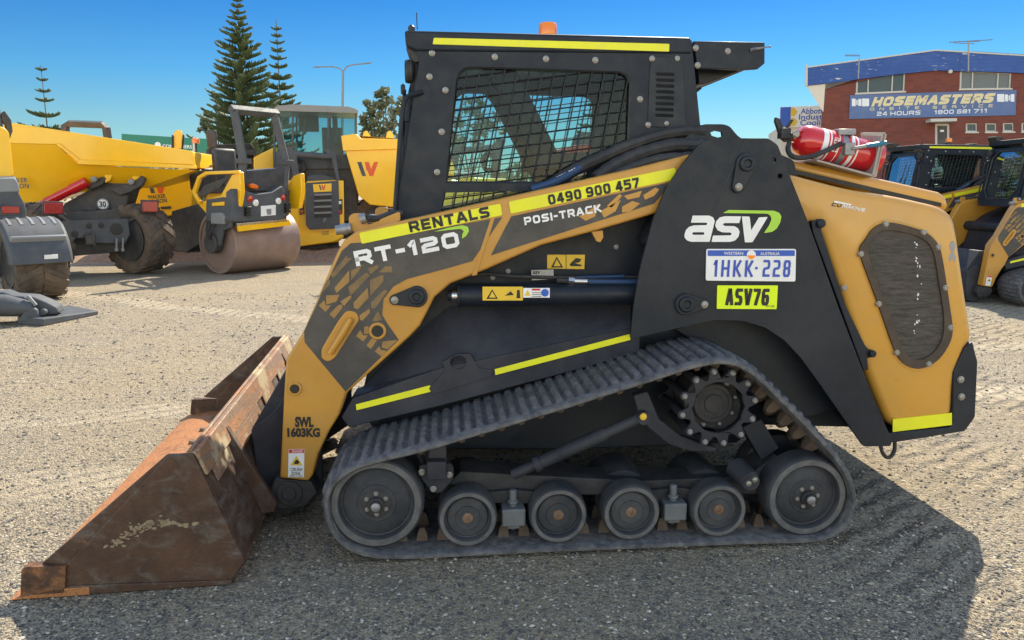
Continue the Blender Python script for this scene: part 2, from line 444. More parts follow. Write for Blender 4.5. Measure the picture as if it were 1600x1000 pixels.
# ---------------------------------------------------------------- the tracked loader
M['navy'] = mat('navy_hose_sleeve', (.014, .045, .12), .5)
M['mud'] = mat('dried_mud', (.27, .21, .135), .95, 0, (.15, .10, .06), 30, .9, bump=.5, bs=60)
_A, _B = ground(560, 882), ground(1290, 852)
YAW = math.degrees(math.atan2(_B.y - _A.y, _B.x - _A.x))
_u = Vector((math.cos(R(YAW)), math.sin(R(YAW)), 0)); _v = Vector((-_u.y, _u.x, 0))
LF = Frame(_A + _u * 1.0 + _v * 1.1, YAW)
def L(x, y, v): return LF.Y(x, y, v - 1.1)          # a point of the near side at distance v behind the near track's face
def PL(pts, v): return [L(x, y, v) for x, y in pts]
def D(d): return Vector((0, d, 0))
loader = empty('track_loader', LF, 'tan and black compact track loader with a rusty bucket, parked side on', 'track loader')

BOLTS = {}
def bolt_at(parent, p, r=.011, h=.008, m='bolt', name='bolt', n=10):
    key = (r, h, m)
    if key not in BOLTS:
        BOLTS[key] = MB().lathe((0, 0, 0), [(r * 1.25, -.003), (r * 1.25, h * .25), (r, h * .3), (r, h * .85), (r * .8, h)], (0, -1, 0), n).build(name, M[m], parent)
        o = BOLTS[key]
    else:
        o = BOLTS[key].copy(); COL.objects.link(o); o.parent = parent; o.name = name
    o.location = p
    return o
def decal(name, pts, v, m, parent, t=.002, rad=0, holes=()):
    q = PL(pts, v)
    if rad: q = fillet(q, rad, 3)
    return MB().prism(q, D(t), [PL(h, v) for h in holes]).build(name, M[m], parent)
def words(name, body, a, b, hpx, v, m, parent, bold=.012, space=1.0, shear=0.0, cap=None):
    p0, p1 = L(*a, v), L(*b, v); e = (p1 - p0).normalized()
    h = (L(a[0], a[1], v) - L(a[0], a[1] - hpx, v)).length
    up = Vector((-e.z, 0, e.x)) * h
    return lettering(MB(), body, p0, p1, up, bold, space, shear, cap).build(name, M[m], parent)

def block(body, a, b, hpx, v, m, parent, weight=.22, gap=.28, shear=0.0, aspect=1.0):
    p0, p1 = L(*a, v), L(*b, v); e = (p1 - p0).normalized()
    h = (L(a[0], a[1], v) - L(a[0], a[1] - hpx, v)).length
    return blocktext(MB(), body, p0, p1, Vector((-e.z, 0, e.x)) * h, weight, aspect, gap, shear, (0, -1, 0)).build('lettering', M[m], parent)

# ---- rubber track
inner_px = [(514, 795), (516, 772), (526, 757), (550, 737), (590, 725), (627, 716), (664, 707), (708, 694), (742, 683), (782, 672), (835, 655), (892, 638), (949, 619),
            (1006, 602), (1063, 583), (1100, 573), (1130, 569), (1162, 577), (1190, 600), (1228, 638), (1266, 676), (1304, 718), (1327, 756), (1332, 785), (1325, 812),
            (1305, 832), (1275, 842), (1190, 843), (1000, 851), (800, 861), (610, 869), (565, 862), (538, 848), (521, 825)]
ip = PL(inner_px, 0)
for p in ip:
    if p.z < .062 and -.85 < p.x < 1.05: p.z = .042
ip = smooth(ip, 2)
NL = 104                                                      # tread bars round the belt
ip = resample(ip, NL * 5)
def normals(pts):
    out = []; n = len(pts)
    for i in range(n):
        t = (pts[(i + 1) % n] - pts[i - 1]).normalized(); out.append(Vector((t.z, 0, -t.x)))
    c = sum(pts, Vector()) / n
    if (pts[0] - c).dot(out[0]) < 0: out = [-q for q in out]
    return out
nn = normals(ip)
rings = []
y0 = -1.1
for i, (p, q) in enumerate(zip(ip, nn)):
    groove = (i % 5) in (0, 1)
    h = .026 if groove else .042
    d = lambda k, v: p + q * k + Vector((0, y0 + v - p.y, 0))
    rings.append([d(0, .008), d(.006, 0), d(.020, 0), d(.027, .012), d(.029, .032), d(h, .050), d(h, .430), d(.029, .448), d(.027, .468), d(.018, .48), d(0, .47)])
belt = MB().loft(rings, loop=True).build('rubber_track', M['tread'], loader, angle=40)
gl = MB()
for i in range(0, NL * 5, 9):
    p, q = ip[i], nn[i]; t = (ip[(i + 1) % len(ip)] - ip[i - 1]).normalized()
    for v in (.155, .315):
        c = p + Vector((0, y0 + v - p.y, 0)); e = Vector((0, 1, 0))
        base = [c + t * a + e * b + q * .004 for a, b in ((-.027, -.030), (.027, -.030), (.027, .030), (-.027, .030))]
        mid = [c + t * a + e * b - q * .035 for a, b in ((-.020, -.022), (.020, -.022), (.020, .022), (-.020, .022))]
        top = [c + t * a + e * b - q * .055 for a, b in ((-.009, -.012), (.009, -.012), (.009, .012), (-.009, .012))]
        gl.loft([base, mid, top])
gl.build('guide_lugs', M['rustlug'], belt)

# ---- wheels
def wheel(name, c, r, v0, w, m, hub=False, dish=.016):
    prof = [(r * .55, 0), (r * .96, 0), (r, .008), (r, w - .022), (r * .975, w - .006), (r * .94, w), (r * .80, w), (r * .775, w - .006), (r * .755, w - dish - .010), (r * .72, w - dish - .012),
            (r * .66, w - dish - .004), (r * .42, w - dish + .001), (r * .40, w - dish + .006), (r * .30, w - dish + .006)]
    o = MB().lathe((c.x, v0 + w - 1.1, c.z), prof, (0, -1, 0), 48).build(name, M[m], loader)
    MB().lathe((c.x, v0 - 1.1, c.z), [(r * .80, -.002), (r * .805, .0015), (r * .93, .0015), (r * .94, -.002)], (0, -1, 0), 48, False).build('rim_ring', M['wornrim'], o)
    return o
def idler(px, py, r):
    c = L(px, py, .03)
    w = wheel('idler_wheel', c, r, .03, .12, 'wheel')
    f = .03 + .010
    MB().lathe((c.x, f - 1.1, c.z), [(.064, -.010), (.064, .003), (.058, .006), (.034, .008), (.034, .026), (.030, .032), (.026, .032), (.026, .026), (.0235, .026), (.0235, .040), (.020, .047)], (0, -1, 0), 28).build('hub', M['grease'], w)
    MB().lathe((c.x, f - .040 - 1.1, c.z), [(.021, 0), (.021, .006), (.012, .011)], (0, -1, 0), 16).build('hub_cap', M['dullsteel'], w)
    for k in range(6):
        a = R(60 * k + (30 if px < 900 else 8)); bolt_at(w, (c.x + math.cos(a) * .047, f - .006 - 1.1, c.z + math.sin(a) * .047), .0085, .009)
    MB().lathe((c.x, .45 - 1.1, c.z), [(r * .5, 0), (r * .97, 0), (r, .01), (r, .11), (r * .95, .12), (r * .7, .11), (.05, .10), (.05, .30)], (0, -1, 0), 40).build('inner_wheel', M['wheel'], w)
    return w
fi, ri = idler(588, 788, .206), idler(1262, 777, .190)
parts_mirror = [belt, fi, ri]
for px, py, r in ((731, 820, .131), (873, 812, .130), (987, 808, .131), (1124, 806, .127)):
    c = L(px, py, .03); c.z = max(c.z, r + .045)
    w = wheel('road_wheel', c, r, .03, .10, 'wheel2' if r != .130 else 'wheel', dish=.020)
    MB().lathe((c.x, .03 + .016 - 1.1, c.z), [(.024, 0), (.024, .005), (.019, .008), (.010, .008), (.009, .004)], (0, -1, 0), 18).build('axle_bolt', M['rustbolt'], w)
    MB().lathe((c.x, .47 - 1.1, c.z), [(r * .5, 0), (r * .97, 0), (r, .01), (r, .24), (r * .97, .25), (r * .6, .245), (.03, .24), (.03, .34)], (0, -1, 0), 40).build('inner_wheel', M['wheel'], w)
    parts_mirror.append(w)

# ---- sprocket
sc_ = L(1123, 637, .09); prof = []
NT = 12
for k in range(NT):
    a = 2 * math.pi * k / NT + .18
    tc = Vector((math.cos(a) * .168, 0, math.sin(a) * .168))
    for j in range(-3, 4):
        b = a + j * .62; prof.append(sc_ + tc + Vector((math.cos(b) * .021, 0, math.sin(b) * .021)))
    a2 = a + math.pi / NT
    prof += [sc_ + Vector((math.cos(a2 + j) * .139, 0, math.sin(a2 + j) * .139)) for j in (-.05, .05)]
hole = [sc_ + Vector((math.cos(2 * math.pi * i / 36) * (.118 + .005 * math.cos(12 * 2 * math.pi * i / 36)), 0, math.sin(2 * math.pi * i / 36) * .118)) for i in range(36)]
spr = MB().prism(prof, D(.016), [hole]).prism([p + D(.30) for p in prof], D(.016), [[p + D(.30) for p in hole]])
for k in range(NT):
    a = 2 * math.pi * k / NT + .18
    tc = sc_ + Vector((math.cos(a) * .168, 0, math.sin(a) * .168)); spr.cyl(tc + D(.017), tc + D(.298), .017, n=12)
spr = spr.build('drive_sprocket', M['dustblack'], loader, .002)
for k in range(NT):
    a = 2 * math.pi * k / NT + .18; bolt_at(spr, sc_ + Vector((math.cos(a) * .168, -.001, math.sin(a) * .168)), .010, .012, 'dullsteel')
MB().lathe(sc_ + D(.10), [(.128, -.16), (.128, 0), (.124, .004), (.098, .006), (.094, .03), (.088, .036), (.072, .037), (.069, .032), (.045, .034), (.042, .040), (.01, .041)], (0, -1, 0), 40).build('hub_drum', M['grease'], spr)
for k in range(9):
    a = 2 * math.pi * k / 9 + .2; bolt_at(spr, sc_ + Vector((math.cos(a) * .110, .094, math.sin(a) * .110)), .009, .012, 'dullsteel')
parts_mirror.append(spr)

# ---- undercarriage frame
def plate(name, pts, v, d, m, parent=loader, bev=.004, rad=0, holes=(), rv=None):
    q = PL(pts, v)
    if rad: q = fillet(q, rad, 4)
    return MB().prism(q, D(d), [PL(h, v) for h in holes]).build(name, M[m], parent, bev)
mb = MB()
mb.prism(PL([(720, 737), (1000, 752), (1165, 745), (1215, 712), (1222, 730), (1185, 772), (1000, 774), (760, 772), (700, 756)], .16), D(.16))
mb.prism(PL([(756, 770), (806, 766), (850, 770), (858, 788), (760, 786)], .13), D(.06))
mb.prism(PL([(1010, 768), (1058, 762), (1108, 768), (1112, 784), (1012, 786)], .13), D(.06))
for x, y in ((588, 788), (731, 820), (873, 812), (987, 808), (1124, 806), (1262, 777)):
    c = L(x, y, .15); mb.cyl(c, c + D(.5), .035, n=14)
c = L(1123, 637, .18); mb.cyl(c, c + D(.5), .105, n=28)
uf = mb.build('undercarriage_frame', M['grease'], loader, .004); parts_mirror.append(uf)
for x, y in ((803, 810), (1056, 801)):
    mb = MB(); c = L(x, y, .055)
    mb.box(c + Vector((0, .06, 0)), (.105, .12, .082))
    mb.cyl(c + Vector((0, .05, .03)), c + Vector((0, .05, .115)), .017, n=12).cyl(c + Vector((0, .05, .05)), c + Vector((0, .05, .066)), .028, n=6)
    mb.box(c + Vector((0, .05, -.05)), (.06, .06, .024)).cyl(c + Vector((0, .05, -.075)), c + Vector((0, .05, -.05)), .014, n=6)
    o = mb.build('axle_stub', M['scraped'], loader, .007); parts_mirror.append(o)
mb = MB()                                                     # torque strut
a, b = L(800, 742, .12), L(1004, 651, .12)
mb.tube([a, a.lerp(b, .18)], .024, 14).tube([a.lerp(b, .18), a.lerp(b, .72)], .031, 16).tube([a.lerp(b, .72), b], .025, 14)
mb.cyl(b + D(-.03), b + D(.05), .030, n=18).tube([a.lerp(b, .17), a.lerp(b, .215)], .038, 14)
o = mb.build('torque_strut', M['dustblack'], loader); parts_mirror.append(o)
bolt_at(o, L(1005, 651, .088), .013, .008, 'sticker')
o = plate('drive_arm', [(990, 618), (1012, 612), (1030, 655), (1066, 682), (1098, 694), (1120, 700), (1118, 706), (1080, 706), (1045, 695), (1012, 668), (996, 640)], .13, .05, 'dustblack', bev=.006); parts_mirror.append(o)
o = plate('drive_bracket', [(1160, 668), (1190, 655), (1218, 700), (1190, 720)], .17, .06, 'black', bev=.004); parts_mirror.append(o)
mb = MB()                                                     # suspension clamp behind the front idler
mb.prism(PL([(671, 700), (697, 696), (698, 728), (668, 730)], .10), D(.10))
mb.prism(fillet(PL([(654, 727), (708, 724), (710, 748), (688, 772), (674, 768), (655, 745)], .09), .03), D(.03))
mb.prism(fillet(PL([(667, 722), (697, 722), (697, 750), (667, 750)], .05), .008), D(.05))
o = mb.build('suspension_clamp', M['dustblack'], loader, .004); parts_mirror.append(o)
for x, y in ((659, 738), (702, 742), (677, 764)): bolt_at(o, L(x, y, .088), .012, .012)
mb = MB(); a, b = L(1148, 728, .16), L(1172, 752, .06)
mb.cyl(a, b, .050, n=24).cyl(b, b + D(-.012), .042, n=24)
o = mb.build('track_tensioner', M['dustblack'], loader, .004); parts_mirror.append(o)
bolt_at(o, b + Vector((-.012, -.012, -.005)), .011, .008); bolt_at(o, b + Vector((.016, -.012, .012)), .011, .008)

# ---- chassis
mb = MB()
hp = PL([(560, 640), (600, 470), (660, 420), (860, 330), (1060, 285), (1230, 262), (1270, 340), (1345, 600), (1345, 668), (1190, 664), (1150, 692), (900, 702), (690, 702), (600, 690)], .57)
mb.prism(hp, D(1.06))
hull = mb.build('chassis', M['black'], loader, .006)
mb = MB()
sk = lambda pts: [L(x, y, v) for x, y, v in pts]
top = [(533, 650, .40), (550, 621, .40), (690, 574, .40), (985, 512, .40), (985, 476, .565), (702, 479, .565), (650, 521, .565), (556, 616, .53)]
mb.add(sk(top), [tuple(range(8))])
low = [(533, 652, .40), (551, 622, .40), (690, 574.5, .40), (1000, 509, .40), (1000, 552, .40), (690, 634, .40), (545, 668, .40)]
mb.prism(sk(low), D(.18))
fen = mb.build('side_fender', M['dustblack'], loader, .005); parts_mirror.append(fen)
plate('fender_lug', [(670, 607), (697, 578), (690, 566), (714, 553), (734, 553), (748, 575), (772, 578), (766, 588), (676, 616)], .392, .02, 'dustblack', fen, .003, .008,
      [[(716 + 13 * math.cos(a * .52), 566 + 11 * math.sin(a * .52)) for a in range(12)]])
decal('reflective_strip', [(773, 577), (984, 522), (985, 531), (774, 586)], .396, 'reflect', loader)
decal('reflective_strip', [(556, 632), (672, 602), (673, 612), (557, 641)], .396, 'reflect', loader)
rf = plate('rear_fender', [(1055, 515), (1110, 495), (1200, 485), (1300, 520), (1350, 600), (1350, 690), (1306, 638), (1272, 650), (1205, 655), (1190, 600), (1150, 560), (1100, 545)], .50, .07, 'plate', bev=.005); parts_mirror.append(rf)

# ---- tower
tower_px = [(1112, 216), (1200, 216), (1215, 226), (1223, 246), (1262, 345), (1310, 480), (1360, 610), (1394, 689), (1392, 697), (1350, 698), (1309, 640), (1281, 600), (1252, 560), (1226, 532),
            (1196, 512), (1160, 501), (1118, 500), (1080, 508), (985, 530), (990, 478), (1000, 420), (1020, 345), (1042, 292), (1065, 258), (1092, 226)]
def hole_px(x, y, r, n=12): return [(x + r * math.cos(2 * math.pi * k / n), y + r * math.sin(2 * math.pi * k / n)) for k in range(n)]
tw = MB().prism(fillet(PL(tower_px, .33), .012, 3), D(.020), [PL(hole_px(1209, 250, 4), .33), PL(hole_px(1219, 275, 4), .33)])
tw = tw.build('tower_plate', M['plate'], loader, .003); parts_mirror.append(tw)
mb = MB()
mb.prism(fillet(PL([(1020, 300), (1035, 245), (1092, 198), (1100, 194), (1130, 194), (1140, 197), (1154, 214), (1240, 250), (1300, 500), (1100, 480), (1000, 470)], .53), .02, 3), D(.02),
         [PL([(1110, 207), (1118, 204), (1128, 206), (1129, 213), (1122, 215), (1112, 212)], .53)])
mb.prism(PL([(1226, 262), (1240, 300), (1310, 490), (1390, 690), (1380, 694), (1290, 480), (1215, 262)], .35), D(.25))
mb.prism(PL([(1010, 380), (1055, 275), (1060, 290), (1020, 390)], .36), D(.17))
o = mb.build('inner_tower_plate', M['plate'], loader, .003); parts_mirror.append(o)
plate('folded_edge', [(1163, 218), (1167, 218), (1112, 340), (1109, 338)], .3285, .003, 'dustblack', tw, .001)
def pin(px, py, ex, ey, parent, v, rb=.045, rs=.022):
    a, b = L(px, py, v), L(ex, ey, v); pts = []
    ang = math.atan2((b - a).z, (b - a).x)
    for k in range(13): t = ang + math.pi / 2 + math.pi * k / 12; pts.append(a + Vector((math.cos(t), 0, math.sin(t))) * rb)
    for k in range(9): t = ang - math.pi / 2 + math.pi * k / 8; pts.append(b + Vector((math.cos(t), 0, math.sin(t))) * rs)
    mb = MB().prism([p + D(-.016) for p in pts], D(.018)).lathe(a + D(-.014), [(rb * .72, 0), (rb * .72, .012), (rb * .62, .016), (rb * .36, .016), (rb * .34, .006)], (0, -1, 0), 24)
    o = mb.build('pivot_pin', M['plate'], parent, .003)
    bolt_at(o, b + D(-.016), .014, .010)
    return o
pin(1165, 256, 1152, 292, tw, .328, .050, .028)
pin(1071, 475, 1099, 475, tw, .328, .052, .026)
# logo and plates on the tower
def crop(pts, x0, y0, k): return [(x0 + k * x, y0 + k * y) for x, y in pts]
def traced(mb, pts, x0, y0, k, v, rad=.003, holes=(), t=.0015):
    return mb.prism(fillet(PL(crop(pts, x0, y0, k), v), rad, 3), D(t), [fillet(PL(crop(h, x0, y0, k), v), rad * .6, 2) for h in holes])
LG = (1050, 320, .11875, .3265)
traced(MB(), [(272, 142), (490, 142), (540, 165), (562, 210), (555, 250), (495, 487), (255, 487), (200, 470), (165, 430), (165, 390), (185, 330), (225, 290), (290, 270), (450, 268), (468, 250), (455, 235), (250, 235)], *LG,
       holes=[[(280, 360), (415, 360), (430, 378), (415, 395), (275, 395), (265, 378)]]).build('lettering', M['white'], tw)
traced(MB(), [(700, 150), (910, 152), (885, 240), (690, 240), (668, 258), (690, 278), (820, 280), (870, 310), (890, 355), (875, 420), (830, 470), (760, 488), (520, 488), (540, 405), (770, 402), (788, 385), (770, 365), (660, 362), (600, 335), (570, 280), (580, 220), (630, 165)], *LG).build('lettering', M['white'], tw)
traced(MB(), [(920, 152), (1020, 155), (1025, 180), (1042, 335), (1145, 165), (1260, 160), (1060, 492), (960, 495)], *LG).build('lettering', M['white'], tw)
traced(MB(), [(670, 108), (745, 68), (1340, 78), (1410, 105), (1440, 150), (1425, 230), (1380, 310), (1320, 355), (1210, 372), (1275, 275), (1310, 195), (1300, 150), (1265, 120), (1200, 115)], *LG).build('swoosh', M['lime'], tw)
npl = MB().prism(fillet(PL([(1104, 389), (1244, 389), (1243, 440), (1103, 438.5)], .318), .010, 4), D(.008)).build('number_plate', M['white'], loader, .001)
MB().prism(fillet(PL([(1106, 391), (1242, 391), (1242, 400), (1106, 400)], .3165), .003, 2), D(.001)).build('plate_band', M['plateblue'], npl)
block('1HKK', (1114, 432.5), (1176, 433), 26.5, .3165, 'blueink', npl, .15, .42)
block('228', (1191, 432.5), (1234, 433), 26.5, .3165, 'blueink', npl, .15, .42)
decal('hyphen_dot', [(1180, 417), (1184, 417), (1184, 421), (1180, 421)], .3165, 'blueink', npl, .0005)
words('lettering', 'WESTERN', (1131, 398), (1161, 398), 4.5, .315, 'white', npl, .006)
words('lettering', 'AUSTRALIA', (1188, 398.5), (1218, 398.5), 4.5, .315, 'white', npl, .006)
MB().prism(PL(hole_px(1174, 398, 7, 20), .3155), D(.0005)).build('emblem', M['white'], npl)
MB().prism(PL([(1168, 399), (1180, 399), (1179, 402), (1176, 404.5), (1172, 404.5), (1169, 402)], .3150), D(.0004)).build('emblem_sun', M['orange'], npl)
fl = decal('fleet_plate', [(1121, 446), (1215.5, 446), (1213.5, 483), (1120, 482.5)], .323, 'fluoro', loader, .005, .004)
block('ASV76', (1133, 477), (1201, 477.5), 26.5, .3215, 'ink', fl, .20, .16)
words('lettering', 'RT120', (1197, 480), (1210, 480), 3, .3215, 'ink', fl, .0)

# ---- loader arm
arm_px = [(437, 747), (440, 690), (444, 610), (447, 561), (474, 518), (527, 394), (538, 375), (556, 362), (607, 350), (776, 312), (1000, 261), (1083, 240), (1095, 300), (1019, 335), (933, 360),
          (846, 383), (760, 421), (737, 430), (704, 443), (679, 464), (666, 490), (656, 509), (640, 526), (541, 615), (530, 648), (514, 674), (497, 710), (489, 742), (482, 752)]
arm = MB().prism(PL(arm_px, .38), D(.13)).build('loader_arm', M['tan'], loader, .010, seg=3)
parts_mirror.append(arm)
mb = MB()                                                     # front foot and pin boss of the arm
c = L(452, 772, .39); mb.cyl(c, c + D(.12), .062, n=24).cyl(c + D(-.01), c, .034, n=20)
mb.prism(PL([(430, 748), (486, 752), (496, 770), (476, 792), (436, 796), (420, 770)], .40), D(.10))
o = mb.build('arm_foot', M['grease'], arm, .005)
plate('weld_line', [(775, 316), (781, 316), (745, 430), (737, 431)], .377, .005, 'tan', arm, .002)
v = .3775
decal('decal_panel', [(563, 379), (785, 339), (738, 408), (700, 419), (636, 436), (614, 448), (599, 468), (597, 492), (606, 507), (623, 531), (540, 612), (476, 535), (475, 518), (534, 392), (548, 380)], v, 'decalblack', arm, .002)
decal('decal_panel', [(799, 338), (1050, 284), (1022, 318), (930, 347), (767, 399)], v, 'decalblack', arm, .002)
TG = (480, 380, .24, .3759)
clear, faded = MB(), MB()
for q in ([(122, 340), (210, 335), (190, 380), (125, 400)], [(112, 370), (120, 405), (155, 405), (120, 448), (75, 405)], [(215, 380), (285, 335), (290, 350), (240, 410)], [(228, 398), (230, 420), (175, 490), (143, 462), (200, 405)],
          [(340, 470), (405, 425), (410, 450), (360, 505), (345, 500)], [(345, 565), (365, 600), (395, 600), (365, 640), (318, 605)], [(370, 545), (400, 540), (400, 590), (370, 590)], [(420, 620), (455, 630), (415, 690), (385, 665)],
          [(490, 640), (590, 630), (525, 690), (485, 680)], [(470, 670), (480, 695), (520, 700), (485, 740), (440, 705)], [(303, 385), (393, 290), (400, 355), (330, 430), (303, 420)], [(272, 178), (275, 250), (190, 325), (178, 290)]):
    traced(clear, q, *TG, rad=.002, t=.0012)
for q in ([(258, 78), (262, 100), (292, 96), (168, 228), (152, 205)], [(285, 180), (370, 135), (285, 245)], [(385, 190), (410, 210), (280, 345), (268, 285)], [(408, 240), (495, 205), (498, 245), (412, 345)],
          [(500, 305), (525, 310), (440, 425), (420, 425), (415, 385)], [(425, 500), (460, 440), (490, 500), (430, 510)], [(150, 235), (148, 268), (100, 318), (70, 372), (100, 300), (128, 240)], [(395, 165), (460, 140), (465, 160), (410, 205)], [(510, 150), (550, 150), (555, 190), (465, 190)]):
    traced(faded, q, *TG, rad=.002, t=.0012)
clear.build('tread_graphic', mat('worn_tan_print', (.34, .19, .05), .55, 0, (.24, .14, .05), 14, .8), arm)
faded.build('tread_graphic', mat('faded_tan_print', (.22, .135, .05), .55, 0, (.13, .09, .05), 14, .8), arm)
tp = MB()
for q in ([(905, 338), (926, 325), (935, 318), (930, 338), (915, 345)], [(938, 330), (970, 312), (962, 330), (944, 340)], [(975, 306), (1003, 298), (999, 308), (981, 312)], [(972, 323), (988, 314), (1000, 318), (985, 330), (972, 332)],
          [(1005, 305), (1024, 293), (1030, 296), (1022, 306), (1008, 312)], [(948, 322), (968, 303), (972, 306), (956, 324)]):
    tp.prism(PL(q, .3759), D(.0012))
tp.build('tread_graphic', M['tan'], arm)
decal('reflective_strip', [(561, 364), (782, 318), (785, 336), (565, 381)], .3755, 'reflect', arm, .002, .008)
decal('reflective_strip', [(795, 315), (1055, 262), (1058, 280), (798, 334)], .3755, 'reflect', arm, .002, .008)
block('RENTALS', (641, 363.5), (766, 339), 17, .3735, 'ink', arm, 0.26, 0.22)
block('0490 900 457', (858, 320.5), (1000, 292.5), 16, .3735, 'ink', arm, 0.24, 0.22)
block('RT-120', (557, 416.5), (719, 385), 24, .3745, 'white', arm, 0.27, 0.22)
block('POSI-TRACK', (820, 352), (940, 331), 12.5, .3745, 'white', arm, 0.25, 0.22)
MB().prism(fillet(PL([(678, 362), (700, 356), (722, 352), (731, 354), (733, 361), (728, 369), (722, 373), (722, 366), (725, 361), (720, 357.5), (704, 359)], .3745), .004, 2), D(.001)).build('swoosh', M['lime'], arm)
words('lettering', 'SWL', (461, 666.5), (490, 666.5), 14.5, v, 'ink', arm, .055)
words('lettering', '1603KG', (449, 682), (500, 682), 12.5, v, 'ink', arm, .055)
st = decal('warning_sticker', [(451, 702), (475.5, 702), (475, 746), (450, 745.5)], v, 'white', arm, .002)
decal('sticker_band', [(451.5, 702.5), (475, 702.5), (475, 708), (451.4, 708)], .376, 'stred', st, .001)
words('lettering', 'DANGER', (456.5, 707), (473, 707), 3.4, .3745, 'white', st, .01)
decal('warning_triangle', [(463, 712), (472.5, 727), (454, 727)], .376, 'sticker', st, .001)
decal('warning_symbol', [(461, 720), (464, 718), (468, 722), (466, 725), (459, 725)], .3745, 'ink', st, .0008)
words('lettering', 'CRUSH', (454, 736), (472, 736), 5, .376, 'ink', st, .01); words('lettering', 'ZONE.', (455, 742), (470, 742), 4.6, .376, 'ink', st, .01)
words('lettering', 'KEEP CLEAR', (453, 745), (473, 745), 2.2, .376, 'ink', st, .0)
pin(651, 463, 617, 468, arm, .378, .050, .024)
mb = MB()                                                     # tow loop, pressed pocket and hole rims
mb.prism(fillet(PL([(541, 485), (556, 487), (562, 499), (548, 520), (523, 560), (512, 566), (502, 560), (502, 546), (528, 502)], .374), .02, 4), D(.008))
o = mb.build('pocket_pressing', M['tan'], arm, .006, seg=3)
mb = MB(); mb.tube([L(548, 498, .362), L(536, 520, .352), L(516, 552, .362)], [.014, .017, .014], 12)
mb.build('tie_loop', M['tan'], o)
for x, y, r in ((590, 517, .030), (461, 607, .024)):
    MB().lathe(L(x, y, .38), [(r * 1.35, 0), (r * 1.35, .006), (r * 1.2, .010), (r * .95, .010), (r * .85, .004)], (0, -1, 0), 24).build('hole_boss', M['tan'], arm)
    MB().lathe(L(x, y, .38), [(r * .84, 0), (r * .84, .0095)], (0, -1, 0), 20).build('bore', M['ink'], arm)
mb = MB()                                                     # hose bracket on the arm's nose
mb.prism(fillet(PL([(545, 338), (552, 333), (572, 334), (574, 352), (600, 340), (625, 330), (626, 345), (606, 352), (556, 366), (545, 356)], .46), .01, 2), D(.02))
br = mb.build('hose_bracket', M['tan'], arm, .003)
a, b = L(525, 360, .45), L(549, 356, .45)
mb = MB().cyl(a, a.lerp(b, .35), .022, n=16).cyl(a.lerp(b, .35), a.lerp(b, .7), .026, n=16).cyl(a.lerp(b, .7), b, .023, n=16)
mb.build('quick_coupling', M['dullsteel'], br)
a, b = L(563, 343, .45), L(572, 340, .45); MB().cyl(a, b, .024, n=14).build('quick_coupling', M['dullsteel'], br)
MB().tube([L(572, 341, .45), L(590, 342, .47), L(612, 334, .50), L(628, 334, .52)], .016).build('hose', M['hose'], br)
for a0 in ((930, 366), ):
    plate('arm_tab', [(924, 362), (942, 360), (943, 371), (938, 379), (932, 377)], .40, .02, 'tan', arm, .002)
mb = MB()                                                     # torque tubes between the two arms
c = L(600, 480, .5); c.y = -.60; mb.cyl(c, (c.x, .60, c.z), .075, n=24)
c = L(470, 690, .5); mb.bx(c.x - .05, c.x + .05, -.6, .6, c.z - .08, c.z + .08)
mb.build('arm_cross_tube', M['black'], loader, .005)
# lift cylinder with hoses and stickers
a, b = L(700, 462, .455), L(1010, 458, .455)
mb = MB().cyl(a, a.lerp(b, .06), .026, n=18).cyl(a.lerp(b, .045), b, .052, n=28).cyl(a.lerp(b, .045), a.lerp(b, .06), .058, n=28)
lc = mb.build('lift_cylinder', M['black'], loader, .003); parts_mirror.append(lc)
MB().cyl(L(706, 462, .45), L(716, 462, .45), .028, n=18).build('cylinder_rod', M['steel'], lc)
def wrap_sticker(x0, x1, y0, y1, m, v=.4035):
    return decal('warning_sticker', [(x0, y0), (x1, y0), (x1, y1), (x0, y1)], v, m, loader, .003)
s = wrap_sticker(754, 817, 448, 469.5, 'sticker', .402)
MB().prism(PL([(769, 452), (778, 467), (760, 467)], .4008), D(.0008), [PL([(769, 455), (764, 465), (775, 465)], .4008)]).build('warning_triangle', M['ink'], s)
decal('warning_symbol', [(789, 462), (798, 455), (803, 461)], .4008, 'ink', s, .0008); decal('warning_symbol', [(808, 453), (812, 453), (813, 466), (807, 466)], .4008, 'ink', s, .0008)
s = wrap_sticker(817.6, 859, 450, 465, 'white', .402)
decal('warning_triangle', [(824.5, 453), (829, 462), (820, 462)], .4008, 'sticker', s, .0008); decal('sticker_band', [(831, 451), (844, 451), (844, 454), (831, 454)], .4008, 'stred', s, .0008)
MB().prism(PL(hole_px(851.5, 457.5, 6, 18), .4008), D(.0008)).build('sticker_roundel', M['stblue'], s)
for yy in (457, 460, 463): decal('fine_print', [(831, yy), (846, yy), (846, yy + .9), (831, yy + .9)], .4008, 'ink', s, .0005)
s = decal('warning_sticker', [(855, 398), (914, 398), (913, 420.5), (855, 419.5)], .565, 'sticker', loader, .003)
MB().prism(PL([(870, 401), (880, 418), (861, 418)], .563), D(.0015), [PL([(870, 404.5), (865, 416), (876.5, 416)], .563)]).build('warning_triangle', M['ink'], s)
decal('warning_symbol', [(890, 413), (900, 403), (909, 405), (905, 410), (898, 411), (909, 414), (908, 416), (892, 416)], .563, 'ink', s, .001)
decal('sticker_divider', [(884.2, 398.5), (885, 398.5), (885, 419.8), (884.2, 419.8)], .563, 'ink', s, .001)
s = decal('type_plate', [(830, 422), (865, 421), (865, 436), (831, 438)], .50, 'dullsteel', loader, .003)
words('lettering', 'asv', (832.5, 428), (844, 428), 5, .498, 'ink', s, .02, cap=.52)
mb = MB(); mb.tube([L(870, 438, .46), L(890, 439, .45), L(940, 439, .45), L(1000, 440, .45)], .013).tube([L(730, 432, .50), L(760, 428, .5), L(800, 432, .5), L(875, 434, .5), L(1000, 433, .5)], .009)
